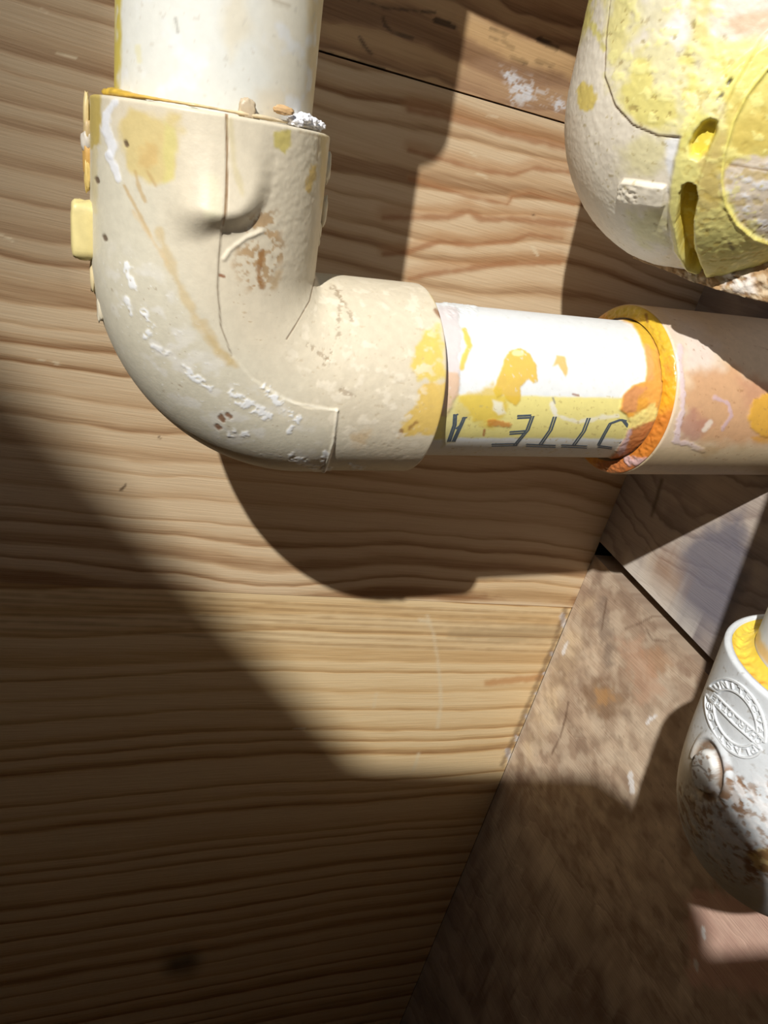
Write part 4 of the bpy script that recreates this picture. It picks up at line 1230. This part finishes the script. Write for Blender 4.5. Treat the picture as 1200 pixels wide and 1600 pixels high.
S.paint(S.speck(m, 2.0, 0.52, 61, 0.05), (148, 112, 76), 0.8, -0.1)
S.paint(S.speck(m, 2.4, 0.60, 65, 0.05), (232, 220, 196), 0.7, 0.15)
m = S.poly([(1090, 1230), (1230, 1200), (1230, 1400), (1130, 1380), (1080, 1310)], 14, 12, 5, 8)
S.paint(S.speck(m, 1.5, 0.58, 62, 0.05), (156, 128, 104), 0.75, -0.08)
S.paint(S.speck(m, 2.8, 0.56, 63, 0.05), (236, 236, 238), 0.7, 0.06)
S.paint(S.poly([(1165, 1335), (1185, 1325), (1225, 1330), (1225, 1360), (1190, 1362), (1178, 1352)], 4, 8, 2, 9), (216, 186, 112), 0.85)
S.paint(S.speck(S.poly([(1160, 1320), (1230, 1310), (1230, 1345), (1180, 1375), (1165, 1380)], 5, 8, 2), 1.8, 0.5, 64, 0.05), (142, 104, 68), 0.85)
m = S.poly([(1100, 1000), (1220, 1100), (1220, 1220), (1060, 1180)], 10, 8)
S.paint(S.speck(m, 1.2, 0.68, 66, 0.03), (164, 158, 150), 0.6)
body_f = S.build('elbow_body', MAT_FIT, ff, wrap_u=True)
# emblem: oval ring cut by a band, lettering on ring and band, raised on the hub
def basis(k, t):
    ma = np.array([0.46, 0.888]); mi = np.array([-0.888, 0.46])
    c = np.array([1150.0, 1122.0])
    return c + ma * (66 * k * math.cos(t)) + mi * (40 * k * math.sin(t))
def arc(k, d0, d1, n=44):
    return [tuple(basis(k, math.radians(x))) for x in np.linspace(d0, d1, n)]
strokes = []
strokes += [(arc(1.0, -20, 144), .75), (arc(0.72, -10, 136), .6)]            # lower-left crescent
strokes += [(arc(1.0, 160, 325), .75), (arc(0.72, 170, 316), .6)]          # upper-right crescent
for u_, w_ in ((-20, -10), (144, 136), (160, 170), (325, 316)):
    strokes += [([arc(1.0, u_, u_ + .1, 2)[0], arc(0.72, w_, w_ + .1, 2)[0]], .6)]
ba, bb = np.array([1110.0, 1092.0]), np.array([1187.0, 1166.0])             # lower line of the band
ca, cb = np.array([1117.0, 1083.0]), np.array([1196.0, 1155.0])             # upper line of the band
strokes += [([tuple(ba), tuple((ba + bb) / 2 + (-1, 2)), tuple(bb)], .6), ([tuple(ca), tuple((ca + cb) / 2 + (-1, 2)), tuple(cb)], .6), ([tuple(ba), tuple(ca)], .5)]
FONT = {'C': [[(1, .8), (.7, 1), (.2, 1), (0, .7), (0, .3), (.2, 0), (.7, 0), (1, .2)]], 'H': [[(0, 0), (0, 1)], [(1, 0), (1, 1)], [(0, .5), (1, .5)]],
        'A': [[(0, 0), (.5, 1), (1, 0)], [(.2, .4), (.8, .4)]], 'R': [[(0, 0), (0, 1), (.8, 1), (1, .75), (.8, .5), (0, .5)], [(.5, .5), (1, 0)]],
        'L': [[(0, 1), (0, 0), (1, 0)]], 'O': [[(.3, 0), (0, .3), (0, .7), (.3, 1), (.7, 1), (1, .7), (1, .3), (.7, 0), (.3, 0)]],
        'T': [[(0, 1), (1, 1)], [(.5, 1), (.5, 0)]], 'E': [[(1, 1), (0, 1), (0, 0), (1, 0)], [(0, .5), (.8, .5)]], 'P': [[(0, 0), (0, 1), (.8, 1), (1, .75), (.8, .5), (0, .5)]],
        'S': [[(1, .85), (.7, 1), (.2, 1), (0, .75), (.3, .5), (.8, .45), (1, .2), (.7, 0), (.2, 0), (0, .15)]], 'I': [[(.5, 0), (.5, 1)]],
        'N': [[(0, 0), (0, 1), (1, 0), (1, 1)]], 'U': [[(0, 1), (0, .3), (.3, 0), (.7, 0), (1, .3), (1, 1)]], 'V': [[(0, 1), (.5, 0), (1, 1)]]}
def put(ch, o, ux, uy, w=.45):
    return [([tuple(np.array(o) + np.array(ux) * x + np.array(uy) * y) for x, y in s], w) for s in FONT[ch]]
# band lettering, read with the picture turned upside down: starts at the lower right
word = 'CHARLOTTE'
for i, ch in enumerate(word):
    t0 = (i + .18) / len(word); t1 = (i + .82) / len(word)
    lo_a, lo_b = cb + (ca - cb) * t0, cb + (ca - cb) * t1                    # letter foot on the upper line
    hi_a = bb + (ba - bb) * t0
    strokes += put(ch, lo_a + (hi_a - lo_a) * .2, lo_b - lo_a, (hi_a - lo_a) * .62)
for word, d0, d1, k0, k1 in (('PLASTICS', -12, 138, 0.78, 0.94), ('UNITECVA', 168, 318, 0.78, 0.94)):
    n = len(word)
    for i, ch in enumerate(word):
        s0 = d0 + (d1 - d0) * (i + .18) / n; s1 = d0 + (d1 - d0) * (i + .82) / n
        o, q, u = basis(k0, math.radians(s0)), basis(k0, math.radians(s1)), basis(k1, math.radians(s0))
        strokes += put(ch, o, q - o, u - o)
aa = np.linspace(0, math.pi / 2, 160)
curve_f = np.concatenate([[OF - PD * q for q in np.arange(LF + 10, R0, -0.3)], OF + R0 * (FB - PD) - R0 * (np.cos(aa)[:, None] * FB - np.sin(aa)[:, None] * PD)])
ribbons('raised_emblem', strokes, FC, PD, RH, .6, 0.42, MAT_FIT, body_f, (222, 226, 230), step=2.0, skew=0.28, curve=curve_f)
# glue in the mouth, and the pipe standing in it
off = PX * 1.3 + PN * 0.6
v_, w_ = frame_about(PD, FC)
nr_, nt_ = 24, 420
tt = np.linspace(0, 2 * math.pi, nt_, endpoint=False)
dd = np.cos(tt)[:, None] * v_ + np.sin(tt)[:, None] * w_
fr_ = np.linspace(0, 1, nr_)
P = FC + PD * 0.9 + (1 - fr_)[:, None, None] * 27.5 * dd[None] + fr_[:, None, None] * (off + (RP - 1.2) * dd)[None]
prof = 0.2 - 1.2 * np.sin(fr_ * math.pi) ** 0.8 + 1.2 * fr_ ** 3
P = P - PD * prof[:, None, None]
Nr = np.broadcast_to(-PD, P.shape)
S = Surf(P, Nr, (232, 200, 70), 13)
S.paint(S.poly([(1135, 1010), (1160, 1055), (1215, 1090), (1215, 1070), (1170, 1035), (1150, 1000)], 4, 5, 2, 2), (232, 184, 76), 0.7)
S.paint(S.poly([(1140, 960), (1185, 955), (1180, 1030), (1150, 1020)], 10, 8, 3, 3), (232, 206, 84), 0.7)
S.paint(S.stroke([(1165, 1050), (1200, 1074)], 4, 3, 3, 1.5, 4), (226, 150, 60), 0.6)
S.h += (fbm(S.P, 1.7, 3, 15) - 0.5) * 1.6 * np.repeat(np.sin(fr_ * math.pi), nt_)
S.build('glue_ring', MAT_GLUE, ff)
pf = thing('standing_pipe', 'grey-white pipe standing in the glued mouth of the emblem elbow', 'pipe', FC + PD * 30)
P, Nr, ts, th, d = tube_grid(FC + off, -PD, -28, 150, RP - 1.3, 0.5, 105, dt=0.8)
P, Nr = add_profile(P, Nr, FC + off, -PD, d, [(-28, 19.4)], [(150, 19.4)])
S = Surf(P, Nr, (218, 225, 232), 14)
S.mottled(0.03, 12)
S.paint(S.poly([(1172, 985), (1182, 970), (1190, 1000), (1205, 1030), (1205, 1046), (1184, 1020)], 3, 3, 2), (226, 190, 110), 0.8)
S.build('pipe_wall', MAT_PIPE, pf, wrap_u=True)

for o in bpy.data.objects:
    if '_o' in o:
        del o['_o']
